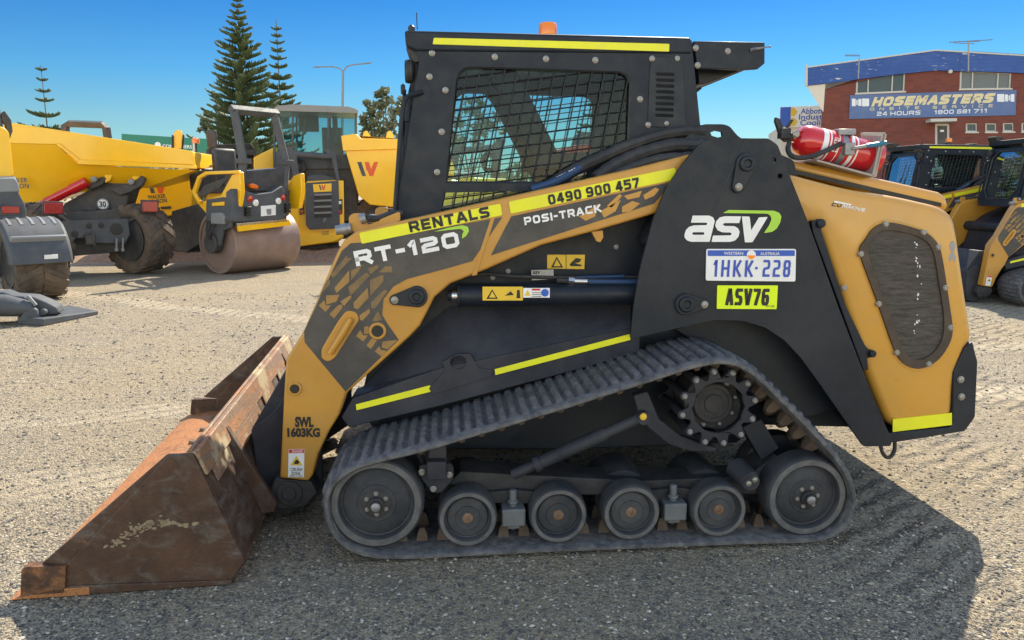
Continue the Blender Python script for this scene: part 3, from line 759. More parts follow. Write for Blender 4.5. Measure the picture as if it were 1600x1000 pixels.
mb.build('hydraulic_hose', M['hose'], loader)
MB().cyl(L(888, 438, .448), L(897, 439, .448), .017, n=6).cyl(L(897, 439, .448), L(917, 439.5, .448), .0155, n=14).build('hose_fitting', M['steel'], loader)
MB().tube([L(919, 440, .447), L(1000, 440.6, .444)], .0133, 10).tube([L(900, 434, .49), L(975, 432, .49)], .0095, 8).build('hose_sleeve', M['navy'], loader)
for x, y in ((676, 440), (770, 434), (794, 424), (963, 386), (940, 330)): bolt_at(loader, L(x, y, .57), .010, .008, 'dullsteel')

# ---- cab
cab_px = [(640, 60), (1081, 62), (1095, 200), (1110, 330), (612, 360), (625, 290), (655, 92)]
win = [(714, 122), (718, 113), (727, 106), (740, 104.5), (966, 112), (978, 117), (985, 130), (984, 160), (980, 262), (976, 286), (697, 285), (698, 276)]
win2 = [(696, 301), (960, 296), (960, 330), (690, 330)]
cab = MB().prism(PL(cab_px, .62), D(.035), [PL(win, .62), PL(win2, .62)])
cab.prism([p + D(.925) for p in PL(cab_px, .62)], D(.035), [[p + D(.925) for p in PL(win, .62)], [p + D(.925) for p in PL(win2, .62)]])
rA, rB, rC = L(1081, 62, .62), L(1098, 235, .62), L(1110, 330, .62)
cab.prism([rA + D(.035), rB + D(.035), rB + Vector((-.03, .035, 0)), rA + Vector((-.03, .035, 0))], D(.15)).prism([rA + D(.775), rB + D(.775), rB + Vector((-.03, .775, 0)), rA + Vector((-.03, .775, 0))], D(.15))
cab.prism([rA + D(.185), rA + Vector((0, .185, -.12)), rA + Vector((-.03, .185, -.12)), rA + Vector((-.03, .185, 0))], D(.59))
cab.prism([rB + D(.185), rC + D(.185), rC + Vector((-.03, .185, 0)), rB + Vector((-.03, .185, 0))], D(.59))
cab = cab.build('cab', M['black'], loader, .004)
roof_px = [(632, 47), (634, 72), (650, 80), (1082, 84), (1080, 58)]
MB().prism(PL(roof_px, .612), D(.976)).build('cab_roof', M['black'], cab, .012, seg=3)
for v0 in (.63, 1.38):                                        # moulded light housings under the roof front
    MB().prism(fillet(PL([(634, 72), (636, 82), (646, 97), (652, 98), (668, 88), (668, 76)], v0), .01, 2), D(.20)).build('light_housing', M['hose'], cab, .004)
decal('reflective_strip', [(678, 59), (1046, 68.5), (1045.5, 80.5), (676, 69)], .609, 'reflect', cab, .002, .004)
for x, y in ((675, 83), (671, 120), (696, 141), (690, 206), (683, 269), (773, 89), (853, 92), (930, 94), (1019, 92), (1058, 92), (1000, 155), (1013, 195), (1041, 193)):
    bolt_at(cab, L(x, y, .619), .012, .009)
mb = MB()                                                     # woven guard over the side window
def clip(poly, a, b):
    """the part of segment a-b inside a convex-ish outline"""
    ts = [0, 1]; n = len(poly)
    for i in range(n):
        p, q = poly[i], poly[(i + 1) % n]; d = ((b[0] - a[0]) * (q[1] - p[1]) - (b[1] - a[1]) * (q[0] - p[0]))
        if abs(d) < 1e-9: continue
        t = ((p[0] - a[0]) * (q[1] - p[1]) - (p[1] - a[1]) * (q[0] - p[0])) / d; s_ = ((p[0] - a[0]) * (b[1] - a[1]) - (p[1] - a[1]) * (b[0] - a[0])) / d
        if 0 <= t <= 1 and -1e-6 <= s_ <= 1 + 1e-6: ts.append(t)
    ts.sort(); out = []
    def ins(x, y):
        k = False
        for i in range(n):
            p, q = poly[i], poly[(i + 1) % n]
            if (p[1] > y) != (q[1] > y) and x < (q[0] - p[0]) * (y - p[1]) / (q[1] - p[1]) + p[0]: k = not k
        return k
    for t0, t1 in zip(ts, ts[1:]):
        m = (t0 + t1) / 2
        if t1 - t0 > 1e-4 and ins(a[0] + (b[0] - a[0]) * m, a[1] + (b[1] - a[1]) * m):
            out.append(((a[0] + (b[0] - a[0]) * t0, a[1] + (b[1] - a[1]) * t0), (a[0] + (b[0] - a[0]) * t1, a[1] + (b[1] - a[1]) * t1)))
    return out
for poly in (win, win2):
    for k in range(-6, 24):
        x = 640 + k * 19.5
        for a, b in clip(poly, (x + 36, 90), (x - 14, 345)): mb.tube([L(*a, .632), L(*b, .632)], .0038, 5)
    for k in range(-3, 22):
        y = 78 + k * 17.0
        for a, b in clip(poly, (680, y + 14), (1000, y - 26)): mb.tube([L(*a, .639), L(*b, .639)], .0035, 5)
ring = PL(win, .628)
mb.tube(ring, .007, 6, True)
guard = mb.build('window_guard', M['mesh'], cab)
mirror_tree(guard, cab)
pane = MB().sheet(PL([(x, y) for x, y in win], .648)).sheet(PL(win2, .648)).build('window_pane', M['glass'], cab); mirror_tree(pane, cab)
mb = MB()                                                     # louvre panel
mb.prism(fillet(PL([(1018, 88), (1066, 90), (1072, 200), (1012, 198), (1015, 120)], .614), .01, 2), D(.008))
for k in range(8):
    y = 113 + k * 9.2; x0 = 1026 - k * .2
    q = PL([(x0, y), (x0 + 27, y + 1), (x0 + 28, y + 6), (x0, y + 5)], .613)
    mb.add([q[0] + D(-.010), q[1] + D(-.010), q[2], q[3], q[0], q[1]], [(0, 1, 2, 3), (0, 4, 5, 1), (0, 3, 4), (1, 5, 2)])
mb.build('louvre_panel', M['plate'], cab, .0015)
ov = MB()                                                     # roof box behind the cab
ov.prism(PL([(1084, 64), (1195, 66), (1195, 99), (1184, 108), (1165, 109), (1090, 107)], .63), D(.025)).prism([p + D(.915) for p in PL([(1084, 64), (1195, 66), (1195, 99), (1184, 108), (1090, 107)], .63)], D(.025))
q = PL([(1084, 64.5), (1194, 66.5), (1194, 72), (1084, 70)], .655); ov.prism(q, D(.89))
q = PL([(1190, 72), (1194, 72), (1194, 98), (1190, 98)], .655); ov.prism(q, D(.89))
q = PL([(1090, 104), (1165, 107), (1100, 132), (1092, 131)], .75); ov.prism(q, D(.70))
ov = ov.build('roof_box', M['plate'], cab, .003)
for x, y in ((1087, 75), (1137, 80), (1090, 102)): bolt_at(ov, L(x, y, .628), .012, .009)
MB().tube([L(1174, 78, .628), L(1182, 76, .60), L(1203, 73, .59)], [.010, .006, .003], 6).ball(L(1203, 73, .59), .006, 8, 6).build('aerial_stub', M['dullsteel'], ov)
bc = L(856, 50, 1.0)
mb = MB().lathe((bc.x, bc.y, bc.z - .075), [(.052, 0), (.052, .04), (.046, .05)], (0, 0, 1), 24)
mb.build('beacon_base', M['hose'], loader)
bl = MB().lathe((bc.x, bc.y, bc.z - .022), [(.047, 0), (.049, .01), (.047, .055), (.042, .064), (.02, .068)], (0, 0, 1), 28)
bl.build('beacon', M['orange'], loader)
mb = MB(); p = L(652, 46, .70); mb.tube([p, p + Vector((-.002, 0, .075))], .0025, 5); p = L(643, 45, .66); mb.lathe(p, [(.016, -.01), (.016, .008), (.009, .016)], (0, 0, 1), 12)
mb.build('aerial', M['ink'], cab)
# front of the cab: door with eight sided glass, wiper, grab rails
f0, f1 = L(652, 95, .66), L(617, 345, .66)
def FD(s_, t, dy=0):                                          # s_ across 0..1, t down 0..1 on the sloped front
    p = f0.lerp(f1, t); return Vector((p.x - .012 - dy, -1.1 + .66 + .88 * s_, p.z))
dg = [(.22, .04), (.78, .04), (.92, .18), (.92, .80), (.78, .97), (.22, .97), (.08, .80), (.08, .18)]
do = [(0, -.02), (1, -.02), (1, 1.12), (0, 1.12)]
door = MB().prism([FD(*q) for q in do], Vector((.028, 0, 0)), [[FD(*q) for q in dg]]).build('cab_door', M['black'], loader, .003)
MB().sheet([FD(q[0], q[1], -.012) for q in dg]).build('door_glass', M['glass'], door)
MB().tube([FD(q[0], q[1], .004) for q in dg], .012, 6, True).build('door_seal', M['hose'], door)
MB().tube([FD(.5, .95, .02), FD(.42, .62, .03), FD(.38, .5, .02)], .007, 6).tube([FD(.40, .85, .022), FD(.36, .22, .022)], .006, 6).build('wiper', M['ink'], door)
mb = MB()
mb.tube(smooth([L(661, 143, .60), L(648, 147, .60), L(636, 150, .60), L(629, 165, .60), L(624, 230, .60), L(616, 345, .60)], 2, False), .011, 8)
mb.tube([L(632, 140, .68), L(626, 340, .68)], .010, 6).tube([L(648, 160, .66), L(637, 340, .66)], .018, 8).tube([L(640, 165, .66), L(640, 190, .66)], .025, 8)
o = mb.build('grab_rail', M['black'], cab); mirror_tree(o, cab)
mb = MB(); c = L(648, 112, .66); mb.lathe(c, [(.02, 0), (.05, .012), (.055, .03), (.05, .045)], (-1, 0, 0), 18).cyl(L(652, 95, .66), L(650, 150, .66), .012, n=8)
mb.lathe(L(633, 140, .64), [(.02, 0), (.028, .01), (.02, .02)], (-1, 0, 0), 14)
o = mb.build('work_lamp', M['hose'], cab); mirror_tree(o, cab)
# inside the cab
mb = MB(); s0 = L(880, 330, 1.1); sx = s0.x
mb.box((sx, 0, s0.z + .10), (.50, .50, .12)).box((sx + .27, 0, s0.z + .42), (.12, .48, .62), Matrix.Rotation(R(12), 3, 'Y')).box((sx + .36, 0, s0.z + .80), (.09, .26, .18), Matrix.Rotation(R(12), 3, 'Y'))
mb.build('seat', M['seat'], cab, .03, seg=3)
mb = MB(); a, b = L(752, 112, 1.25), L(866, 292, 1.25)
for yy in (-.30, .30):
    mb.tube([Vector((a.x, yy, a.z)), Vector((a.x + .12, yy, a.z - .12)), Vector((b.x - .05, yy, b.z + .05)), Vector((b.x, yy, b.z - .05))], [.05, .062, .058, .05], 8)
mb.build('lap_bar', M['seat'], cab)
mb = MB()
for yy in (-.33, .33):
    mb.box((sx - .02, yy, s0.z + .26), (.36, .10, .08)); mb.cyl((sx - .18, yy, s0.z + .28), (sx - .20, yy, s0.z + .42), .018, n=8).ball((sx - .2, yy, s0.z + .45), (.03, .03, .045), 10, 7)
mb.build('joystick_console', M['hose'], cab, .01)
MB().bx(f1.x + .05, rC.x - .05, -.44, .44, s0.z - .06, s0.z - .02).build('cab_floor', M['black'], cab)

# thick sleeved hoses over the arm, in front of the window
def hs(pts, r, name='sleeved_hose', m='hose'):
    q = smooth(pts, 3, False); rr = [r * (1 + .05 * math.sin(i * 1.7) + .03 * math.sin(i * .7)) for i in range(len(q))]
    return MB().tube(q, rr, 10).build(name, M[m], loader)
hs([L(1100, 205, .55), L(1050, 206, .56), L(990, 224, .57), L(940, 246, .57), L(896, 266, .56), L(850, 296, .53)], .030)
hs([L(1100, 228, .50), L(1050, 226, .52), L(1000, 240, .54), L(960, 258, .54), L(930, 280, .52)], .034)
hs([L(1085, 245, .48), L(1030, 248, .49), L(985, 262, .50), L(950, 282, .48)], .026)
p = [L(907, 262, .515), L(870, 284, .50), L(830, 296, .49)]
hs(p, .018, 'printed_hose', 'navy')
mb = MB()
for k in range(13):
    if k in (4, 9): continue
    t0 = k / 13; a_, b_ = L(850 + 50 * t0, 288.5 - 24 * t0, .4985), L(850 + 50 * (t0 + .05), 288.5 - 24 * (t0 + .05), .4985); h_ = Vector((0, 0, .009))
    mb.prism([a_, b_, b_ + h_, a_ + h_], D(.003))
mb.build('hose_print', M['white'], loader)

# ---- engine hood
hood_px = [(1234, 271), (1330, 296), (1400, 306), (1470, 322), (1492, 336), (1499, 368), (1506, 420), (1522, 529), (1512, 545), (1494, 590), (1489, 668), (1394, 675), (1358, 590), (1318, 468), (1281, 358), (1246, 348), (1219, 322), (1216, 284)]
hq = resample(smooth(fillet(PL(hood_px, .42), .10, 6), 2), 140)
def shrink(pts, d):
    n = len(pts); out = []
    ar = sum(pts[i].x * pts[(i + 1) % n].z - pts[(i + 1) % n].x * pts[i].z for i in range(n)); sg = 1 if ar > 0 else -1
    for i in range(n):
        t = (pts[(i + 1) % n] - pts[i - 1]).normalized(); out.append(pts[i] + Vector((-t.z, 0, t.x)) * d * sg)
    return out
rings = []
for dy, sh in ((0, .038), (.003, .027), (.008, .017), (.016, .008), (.027, .0022), (.042, 0), (1.318, 0), (1.333, .0022), (1.344, .008), (1.352, .017), (1.357, .027), (1.36, .038)):
    rings.append([p + D(dy) for p in shrink(hq, sh)])
hood = MB().loft(rings).build('engine_hood', M['hood'], loader, angle=50)
rid = PL([(1222, 247), (1300, 262), (1400, 284), (1470, 300), (1483, 309), (1484, 330), (1400, 312), (1230, 268)], .60)
MB().prism(rid, D(1.0)).build('hood_lid', M['hood'], hood, .045, seg=4)
MB().prism(PL([(1231, 262), (1300, 278), (1400, 301), (1471, 317), (1471, 323), (1400, 308), (1300, 285), (1232, 269)], .592), D(.01)).build('hood_gap_seal', M['ink'], hood)
g_out = [(1352, 373), (1363, 355), (1385, 346), (1411, 351), (1446, 362), (1464, 379), (1471, 401), (1482, 476), (1488, 516), (1482, 538), (1464, 564), (1438, 577), (1416, 573), (1398, 555), (1376, 489), (1345, 406), (1340, 388)]
g_in = [(1355, 381), (1369, 361), (1392, 358), (1438, 370), (1457, 388), (1464, 432), (1477, 516), (1460, 551), (1433, 564), (1411, 553), (1389, 494), (1354, 398)]
go, gi = smooth(PL(g_out, .417), 2), smooth(PL(g_in, .417), 2)
cg = sum(go, Vector()) / len(go)
lip = [cg + (p - cg) * 1.045 for p in go]
MB().prism([p + D(.001) for p in lip], D(.010)).build('grille_pressing', M['hood'], hood, .004, seg=3)
gf = MB().prism([p + D(-.011) for p in go], D(.016), [[p + D(-.011) for p in gi]]).build('grille_frame', mat('rusty_brown_frame', (.035, .024, .018), .6, 0, (.07, .042, .026), 6, .8, (.16, .12, .08), .3, 5, .2, 60), hood, .002)
m = bpy.data.materials.new('fine_grille_mesh'); t, b, N = nodes(m); co = objco(t)
w1 = t.nodes.new('ShaderNodeTexWave'); w1.inputs['Scale'].default_value = 55; w1.bands_direction = 'Z'; t.links.new(co, w1.inputs[0])
cc = mixc(t, ramp(t, noise(t, scaled(t, co, (2, 2, 14)), 5, 10, .75), [(.36, 0), (.72, .95)]), (.036, .031, .027), (.175, .15, .12))
cc = mixc(t, ramp(t, noise(t, scaled(t, co, (1, 1, 1)), 260, 2, .5), [(.45, 0), (.6, .6)]), cc, (.012, .011, .011))
cc = mixc(t, ramp(t, w1.outputs['Fac'], [(.3, .35), (.7, 0)]), cc, (.014, .013, .012))
t.links.new(cc, b.inputs['Base Color']); b.inputs['Roughness'].default_value = .8
M['grille'] = m
MB().prism([p + D(-.0015) for p in gi], D(.002)).build('grille_mesh', m, gf)
mb = MB(); rg_ = random.Random(3)
for k in range(26):
    y = 372 + 150 * rg_.random(); x = 1434 + rg_.gauss(0, 2.2) - (y - 372) * .02; w_, h_ = rg_.uniform(.5, 1.6), rg_.uniform(.6, 2.6)
    mb.prism(PL([(x - w_, y), (x, y - h_), (x + w_, y + .4), (x, y + h_)], .4140), D(.001))
mb.build('chipped_flecks', M['white'], gf)
for x, y in ((1345, 397), (1384, 350), (1443, 363), (1466, 386), (1477, 450), (1485, 512), (1451, 569), (1401, 551), (1373, 475)): bolt_at(gf, L(x, y, .408), .012, .010)
mb = MB()
mb.prism(fillet(PL([(1268, 345), (1286, 343), (1290, 352), (1283, 358), (1322, 478), (1352, 540), (1360, 548), (1366, 550), (1364, 558), (1355, 560), (1357, 578), (1349, 578), (1317, 490), (1270, 362)], .395), .004, 2), D(.03))
mb.lathe(L(1281, 349, .40), [(.022, -.02), (.022, .018), (.014, .022)], (0, -1, 0), 16).lathe(L(1361, 552, .40), [(.018, -.02), (.018, .02), (.012, .024)], (0, -1, 0), 16)
o = mb.build('hood_hinge', M['black'], loader, .003); bolt_at(o, L(1319, 450, .393), .012, .01)
decal('reflective_strip', [(1395, 655), (1487.5, 645), (1487.5, 664), (1395, 675)], .4165, 'reflect', hood, .0025)
block('CU', (1299, 321.5), (1313, 324), 5.5, .4175, 'ink', hood, .24, .3, .3)
block('MMINS', (1315, 324.3), (1350, 331), 5.5, .4175, 'white', hood, .24, .25, .3)
decal('torn_label', [(1304, 313.5), (1331, 319), (1329, 321), (1303, 316.5)], .4165, 'white', hood, .002)
plate('paint_chip', [(1485, 378), (1490, 376), (1493, 384), (1490, 395), (1494, 402), (1492, 410), (1487, 404), (1484, 410), (1482, 402), (1486, 394), (1483, 386)], .4195, .003, 'dullsteel', hood, 0)
rg = MB().prism(fillet(PL([(1520, 534), (1528, 566), (1524, 652), (1508, 674), (1396, 692), (1388, 690), (1386, 677), (1484, 668), (1489, 664), (1490, 582), (1508, 542)], .412), .008, 2), D(1.376))
rg = rg.build('rear_guard', M['plate'], loader, .008, seg=3)
for x, y in ((1501, 593), (1502, 620)): bolt_at(rg, L(x, y, .411), .015, .010)
MB().tube(smooth([L(1376, 690, .46), L(1377, 706, .46), L(1388, 718, .46), L(1398, 706, .46), L(1398, 690, .46)], 2, False), .010, 8).build('tow_loop', M['grease'], loader)
# extinguisher tray on the hood lid
mb = MB()
mb.prism(PL([(1346, 207.5), (1381, 207), (1386, 210), (1370, 276), (1362, 277), (1352, 266)], .70), D(.012))
mb.prism(PL([(1276, 252), (1366, 277), (1366, 273), (1277, 249)], .52), D(.20))
a = L(1384, 209, .53); mb.prism(PL([(1348, 207), (1384, 207), (1368, 277), (1362, 277), (1377, 213), (1348, 212)], .52), D(.006))
mb.prism(PL([(1380, 208), (1385, 209), (1369, 277), (1364, 277)], .52), D(.20))
tray = mb.build('extinguisher_tray', mat('grey_tray_paint', (.36, .31, .28), .5, 0, (.28, .24, .21), 8, .6), loader, .002)

# ---- mirror what the far side shares
for o in parts_mirror:
    mirror_tree(o, loader, skip=('lettering', 'swoosh', 'warning_sticker', 'reflective_strip', 'tread_graphic'))

# ---- bucket
BV0, BV1 = -.13, 2.33
bk = lambda x, y: L(x, y, BV0)
tip = bk(25, 931); tip.z = .004; heel = bk(361, 919); heel.z = .006
Wd = D(BV1 - BV0)
T_, H_ = bk(301, 709), bk(382, 880)
mb = MB()
flr = [Vector((tip.x + .20, tip.y, .012)), Vector((heel.x, tip.y, .012)), H_, H_ + Vector((-.022, 0, .004)), Vector((heel.x - .04, tip.y, .04)), Vector((tip.x + .20, tip.y, .036))]
mb.prism([p + D(.02) for p in flr], Wd - D(.04))
bs = [H_, T_, T_ + Vector((-.018, 0, -.012)), H_ + Vector((-.022, 0, .004))]
bucket = mb.build('bucket', M['rustin'], loader, .004)
MB().prism([p + D(.021) for p in bs], Wd - D(.042)).build('back_sheet', M['rustback'], bucket, .004)
for s_ in (0, 1):
    o = Vector((0, 0, 0)) if s_ == 0 else Wd - D(.024)
    sp = PL([(106, 880), (262, 712), (301, 709), (382, 880), (361, 919), (104, 923)], BV0)
    sp[-1].z = sp[-2].z = .012
    x = MB().prism([p + o for p in sp], D(.024))
    e = 1 if s_ == 0 else -1
    band = PL([(70, 876), (260, 711), (276, 711), (112, 880)], BV0)
    x.prism([p + o + D(.010) for p in band], D(.016))
    x.build('side_plate', M['rustside'], bucket, .005)
    tb = PL([(41, 879), (108, 879), (106, 925), (40, 925)], BV0 - .012 * e); 
    for p in tb[2:]: p.z = .02
    MB().prism(fillet([p + o + (D(0) if s_ == 0 else D(-.012)) for p in tb], [.02, .004, .004, .004], 3), D(.045)).build('corner_tab', M['rusttab'], bucket, .005)
    st_ = PL([(112, 910), (362, 908), (361, 920), (108, 924)], BV0 - .010 * e)
    st_[2].z = st_[3].z = .004
    MB().prism([p + o for p in st_], D(.03)).build('wear_strip', M['rustside'], bucket, .004)
ce = [tip, Vector((tip.x + .30, tip.y, .004)), Vector((tip.x + .30, tip.y, .038)), Vector((tip.x + .16, tip.y, .038))]
edge = MB().prism([p + D(-.012) for p in ce], Wd + D(.024)).build('cutting_edge', M['rustin'], bucket, .003)
for k in range(9):
    p = Vector((tip.x + .235, tip.y + .22 + k * .252, .038))
    MB().lathe(p, [(.024, -.002), (.024, .010), (.016, .018)], (0, 0, 1), 8).build('edge_bolt', M['rustbolt'], edge)
e_ = (H_ - T_).normalized(); nb = Vector((-e_.z, 0, e_.x));  nb = nb if nb.x > 0 else -nb
rail = [T_ + Vector((-.030, 0, .004)), T_ + nb * .016, T_ + e_ * .105 + nb * .016, T_ + e_ * .105 + nb * .001, T_ + nb * .001 + e_ * .012, T_ + Vector((-.030, 0, -.010))]
mb = MB().prism([p + D(.012) for p in rail], Wd - D(.024))
for k, (v0, v1) in enumerate(((.10, .34), (.5, 1.05), (1.2, 1.5), (1.7, 2.2))): mb.prism([p + D(v0) for p in (T_ + e_ * .105 + nb * .001, T_ + e_ * .105 + nb * .012, T_ + e_ * (.17 + .02 * (k % 2)) + nb * .010, T_ + e_ * (.17 + .02 * (k % 2)) + nb * .001)], D(v1 - v0))
mb.prism([p + D(.012) for p in (T_ + Vector((-.022, 0, .004)), T_ + Vector((-.004, 0, .003)), T_ + Vector((-.004, 0, .016)), T_ + Vector((-.020, 0, .016)))], Wd - D(.024))
mb.build('top_rail', M['rusttop'], bucket, .004)
mb = MB(); rm = random.Random(11); sp_ = [(176, 850, 3), (190, 842, 5), (203, 832, 8), (218, 824, 9), (236, 818, 9), (254, 815, 8), (270, 817, 6), (286, 820, 4), (300, 818, 2.5)]
for x, y, r_ in sp_:
    for k in range(int(r_ * 2.6)):
        cx_, cy_ = x + rm.gauss(0, 6), y + rm.gauss(0, r_ * .42); q_ = rm.uniform(1.0, 3.6); a0 = rm.random() * 6.28
        mb.prism(PL([(cx_ + q_ * rm.uniform(.5, 1.3) * math.cos(a0 + j) * 1.3, cy_ + q_ * rm.uniform(.5, 1.2) * math.sin(a0 + j) * .8) for j in (0, .9, 1.8, 2.8, 3.7, 4.6, 5.5)], BV0 - .002 - .0002 * (k % 9)), D(.003))
mb.build('dried_mud', M['mud'], bucket)
for vv in (.30, 1.86):
    mb = MB(); a = L(345, 675, .30); mb.prism([p + D(vv - .30) for p in PL([(343, 675), (362, 666), (440, 790), (436, 802), (398, 806), (382, 770)], .30)], D(.04)); mb.build('back_rib', M['rustside'], bucket, .005)
_pv = Vector((T_.x, BV0 - 1.1, 0)); bucket.rotation_euler = (0, 0, R(3.3)); bucket.location = _pv - Matrix.Rotation(R(3.3), 3, 'Z') @ _pv
mb = MB()                                                     # coupler between bucket and arms
cp = PL([(392, 672), (430, 640), (450, 610), (500, 610), (505, 770), (452, 806), (412, 800), (400, 730)], .52)
mb.prism(cp, D(.03)).prism([p + D(1.13) for p in cp], D(.03))
q = PL([(392, 672), (446, 578), (470, 578), (470, 640), (412, 800), (402, 760)], .55); mb.prism([q[0], q[1], q[2], q[3]], D(1.1))
q = PL([(392, 672), (404, 668), (424, 792), (412, 800)], .55); mb.prism(q, D(1.1))
mb.build('quick_coupler', M['dustblack'], loader, .006)

# ---- fire extinguisher strapped on the tray
a, b = L(1241, 216, .62), L(1370, 249, .62); ax = (b - a).normalized(); ln = (b - a).length
ef = Frame(LF.world((a + b) / 2 - Vector((0, 0, .10))), YAW)
ext = empty('fire_extinguisher', ef, 'red fire extinguisher strapped lying on the hood of the loader', 'fire extinguisher')
off = ef.loc(LF.world((0, 0, 0)))
E_ = lambda p: p + off
r = .079
MB().lathe(E_(a), [(.020, -.012), (.022, .0), (.040, .006), (.062, .020), (.074, .040), (r, .065), (r, ln - .05), (r * .985, ln - .047), (r * .985, ln - .040), (r, ln - .037), (r, ln - .012), (r * .93, ln), (r * .8, ln - .006)], ax, 40).build('cylinder', M['red'], ext)
def band(h0, h1, m, k=1.006, name='label'):
    return MB().lathe(E_(a), [(r * k - .002, h0), (r * k, h0), (r * k, h1), (r * k - .002, h1)], ax, 40).build(name, M[m], ext)
lb = band(.115, .20, 'white'); band(.142, .150, 'stred', 1.010); band(.158, .196, 'stred', 1.010); band(.262, .300, 'white'); band(.280, .292, 'stred', 1.009)
ux = ax.cross(Vector((0, 1, 0))).normalized()
if ux.z < 0: ux = -ux
for k, (h, s0_) in enumerate(((.165, .055), (.182, .055))):
    lettering(MB(), 'FIRE', E_(a + ax * h + ux * -.030 + D(-r * 1.03)), E_(a + ax * h + ux * .040 + D(-r * 1.03)), -ax * .012 * -1, .02).build('lettering', M['white'], ext)
for h in (.215,):
    band(h, h + .028, 'dullsteel', 1.03, 'strap')
mb = MB(); c = E_(a + ax * .245 + D(-r - .01)); mb.box(c, (.05, .025, .06)); c = E_(a + ax * .25 + Vector((0, -.02, r + .005))); mb.box(c, (.09, .07, .03))
mb.tube([E_(a + ax * .25 + D(-r - .02)), E_(a + ax * .30 + Vector((0, -r - .02, .02))), E_(a + ax * .40 + Vector((0, -r - .02, .06)))], .010, 8)
mb.build('clamp', M['dullsteel'], ext, .004)
MB().tube([E_(a + ax * .33 + Vector((0, -r - .022, .033))), E_(a + ax * .43 + Vector((0, -r - .022, .070)))], .012, 8).build('clamp_lever', mat('blue_grip', (.03, .16, .26), .4), ext)
mb = MB(); hd = E_(a - ax * .01)
mb.cyl(hd, hd - ax * .055, .024, n=14).box(hd - ax * .045 + Vector((0, 0, .01)), (.05, .05, .05))
mb.prism([p + D(-.012) for p in [E_(L(x, y, .62)) for x, y in ((1232, 222), (1238, 216), (1226, 208), (1218, 186), (1211, 183), (1210, 190), (1218, 214), (1225, 222))]], D(.024))
mb.prism([p + D(-.01) for p in [E_(L(x, y, .62)) for x, y in ((1230, 214), (1236, 212), (1231, 200), (1240, 187), (1236, 186), (1228, 198))]], D(.02))
mb.build('handle', M['hose'], ext, .004)
MB().lathe(E_(L(1243, 210, .58)), [(.018, 0), (.018, .012), (.012, .016)], (0, -1, 0), 14).build('gauge', M['bolt'], ext)
MB().tube(smooth([E_(L(x, y, v_)) for x, y, v_ in ((1233, 224, .60), (1230, 234, .56), (1237, 246, .53), (1262, 247, .525), (1290, 236, .525), (1315, 224, .53))], 2, False), .0125, 10).build('hose', M['hose'], ext)
# ---------------------------------------------------------------- machines parked on the left
M['yel'] = mat('yellow_machine_paint', (.94, .52, .002), .33, 0, (.86, .45, .003), 2, .5, (.55, .42, .2), .08, 3, coat=.3)
M['grey'] = mat('anthracite_machine_paint', (.068, .074, .084), .58, 0, (.115, .12, .128), 3, .6, (.22, .205, .185), .12, 4, .05, 60, spec=.25)
M['lgrey'] = mat('mid_grey_cover', (.20, .21, .22), .45, 0, (.24, .245, .25), 3, .6, (.30, .27, .23), .2, 4)
M['dark'] = mat('dark_chassis_paint', (.035, .036, .04), .55, 0, (.05, .05, .055), 4, .6, (.18, .155, .12), .3, 4, .05, 60)
M['tyre'] = mat('muddy_tyre', (.055, .046, .040), .85, 0, (.15, .105, .072), 3, .8, (.24, .175, .12), .5, 4, .2, 60)
M['drum'] = mat('worn_roller_drum', (.26, .185, .155), .5, .25, (.34, .25, .21), 3, .8, (.20, .13, .11), .4, 5, .05, 60)
M['lens'] = mat('red_lamp_lens', (.34, .008, .012), .2, coat=.5)
M['amber'] = mat('amber_lamp_lens', (.75, .16, .01), .2, coat=.5)
M['wlens'] = mat('clear_lamp_lens', (.75, .75, .72), .15, coat=.5)
M['wred'] = mat('orange_red_logo', (.75, .10, .02), .45)

class T:
    """one parked machine: parts traced on the planes of its own frame"""
    def __init__(s, name, fr, label, cat, group=None): s.f = fr; s.root = empty(name, fr, label, cat, group)
    def Y(s, pts, v): return [s.f.Y(x, y, v) for x, y in pts]
    def X(s, pts, u): return [s.f.X(x, y, u) for x, y in pts]
    def py(s, name, pts, v, d, m, parent=None, bev=.012, rad=0):
        q = s.Y(pts, v); q = fillet(q, rad, 3) if rad else q
        return MB().prism(q, (0, d, 0)).build(name, M[m], parent or s.root, bev)
    def px(s, name, pts, u, d, m, parent=None, bev=.012, rad=0):
        q = s.X(pts, u); q = fillet(q, rad, 3) if rad else q
        return MB().prism(q, (d, 0, 0)).build(name, M[m], parent or s.root, bev)
    def word(s, body, a, b, h, v, m, parent, bold=.02, side=False):
        p0, p1 = (s.f.X(*a, v), s.f.X(*b, v)) if side else (s.f.Y(*a, v), s.f.Y(*b, v))
        p2 = s.f.X(a[0], a[1] - h, v) if side else s.f.Y(a[0], a[1] - h, v)
        return lettering(MB(), body, p0, p1, Vector((0, 0, (p2 - p0).length)), bold).build('lettering', M[m], parent)

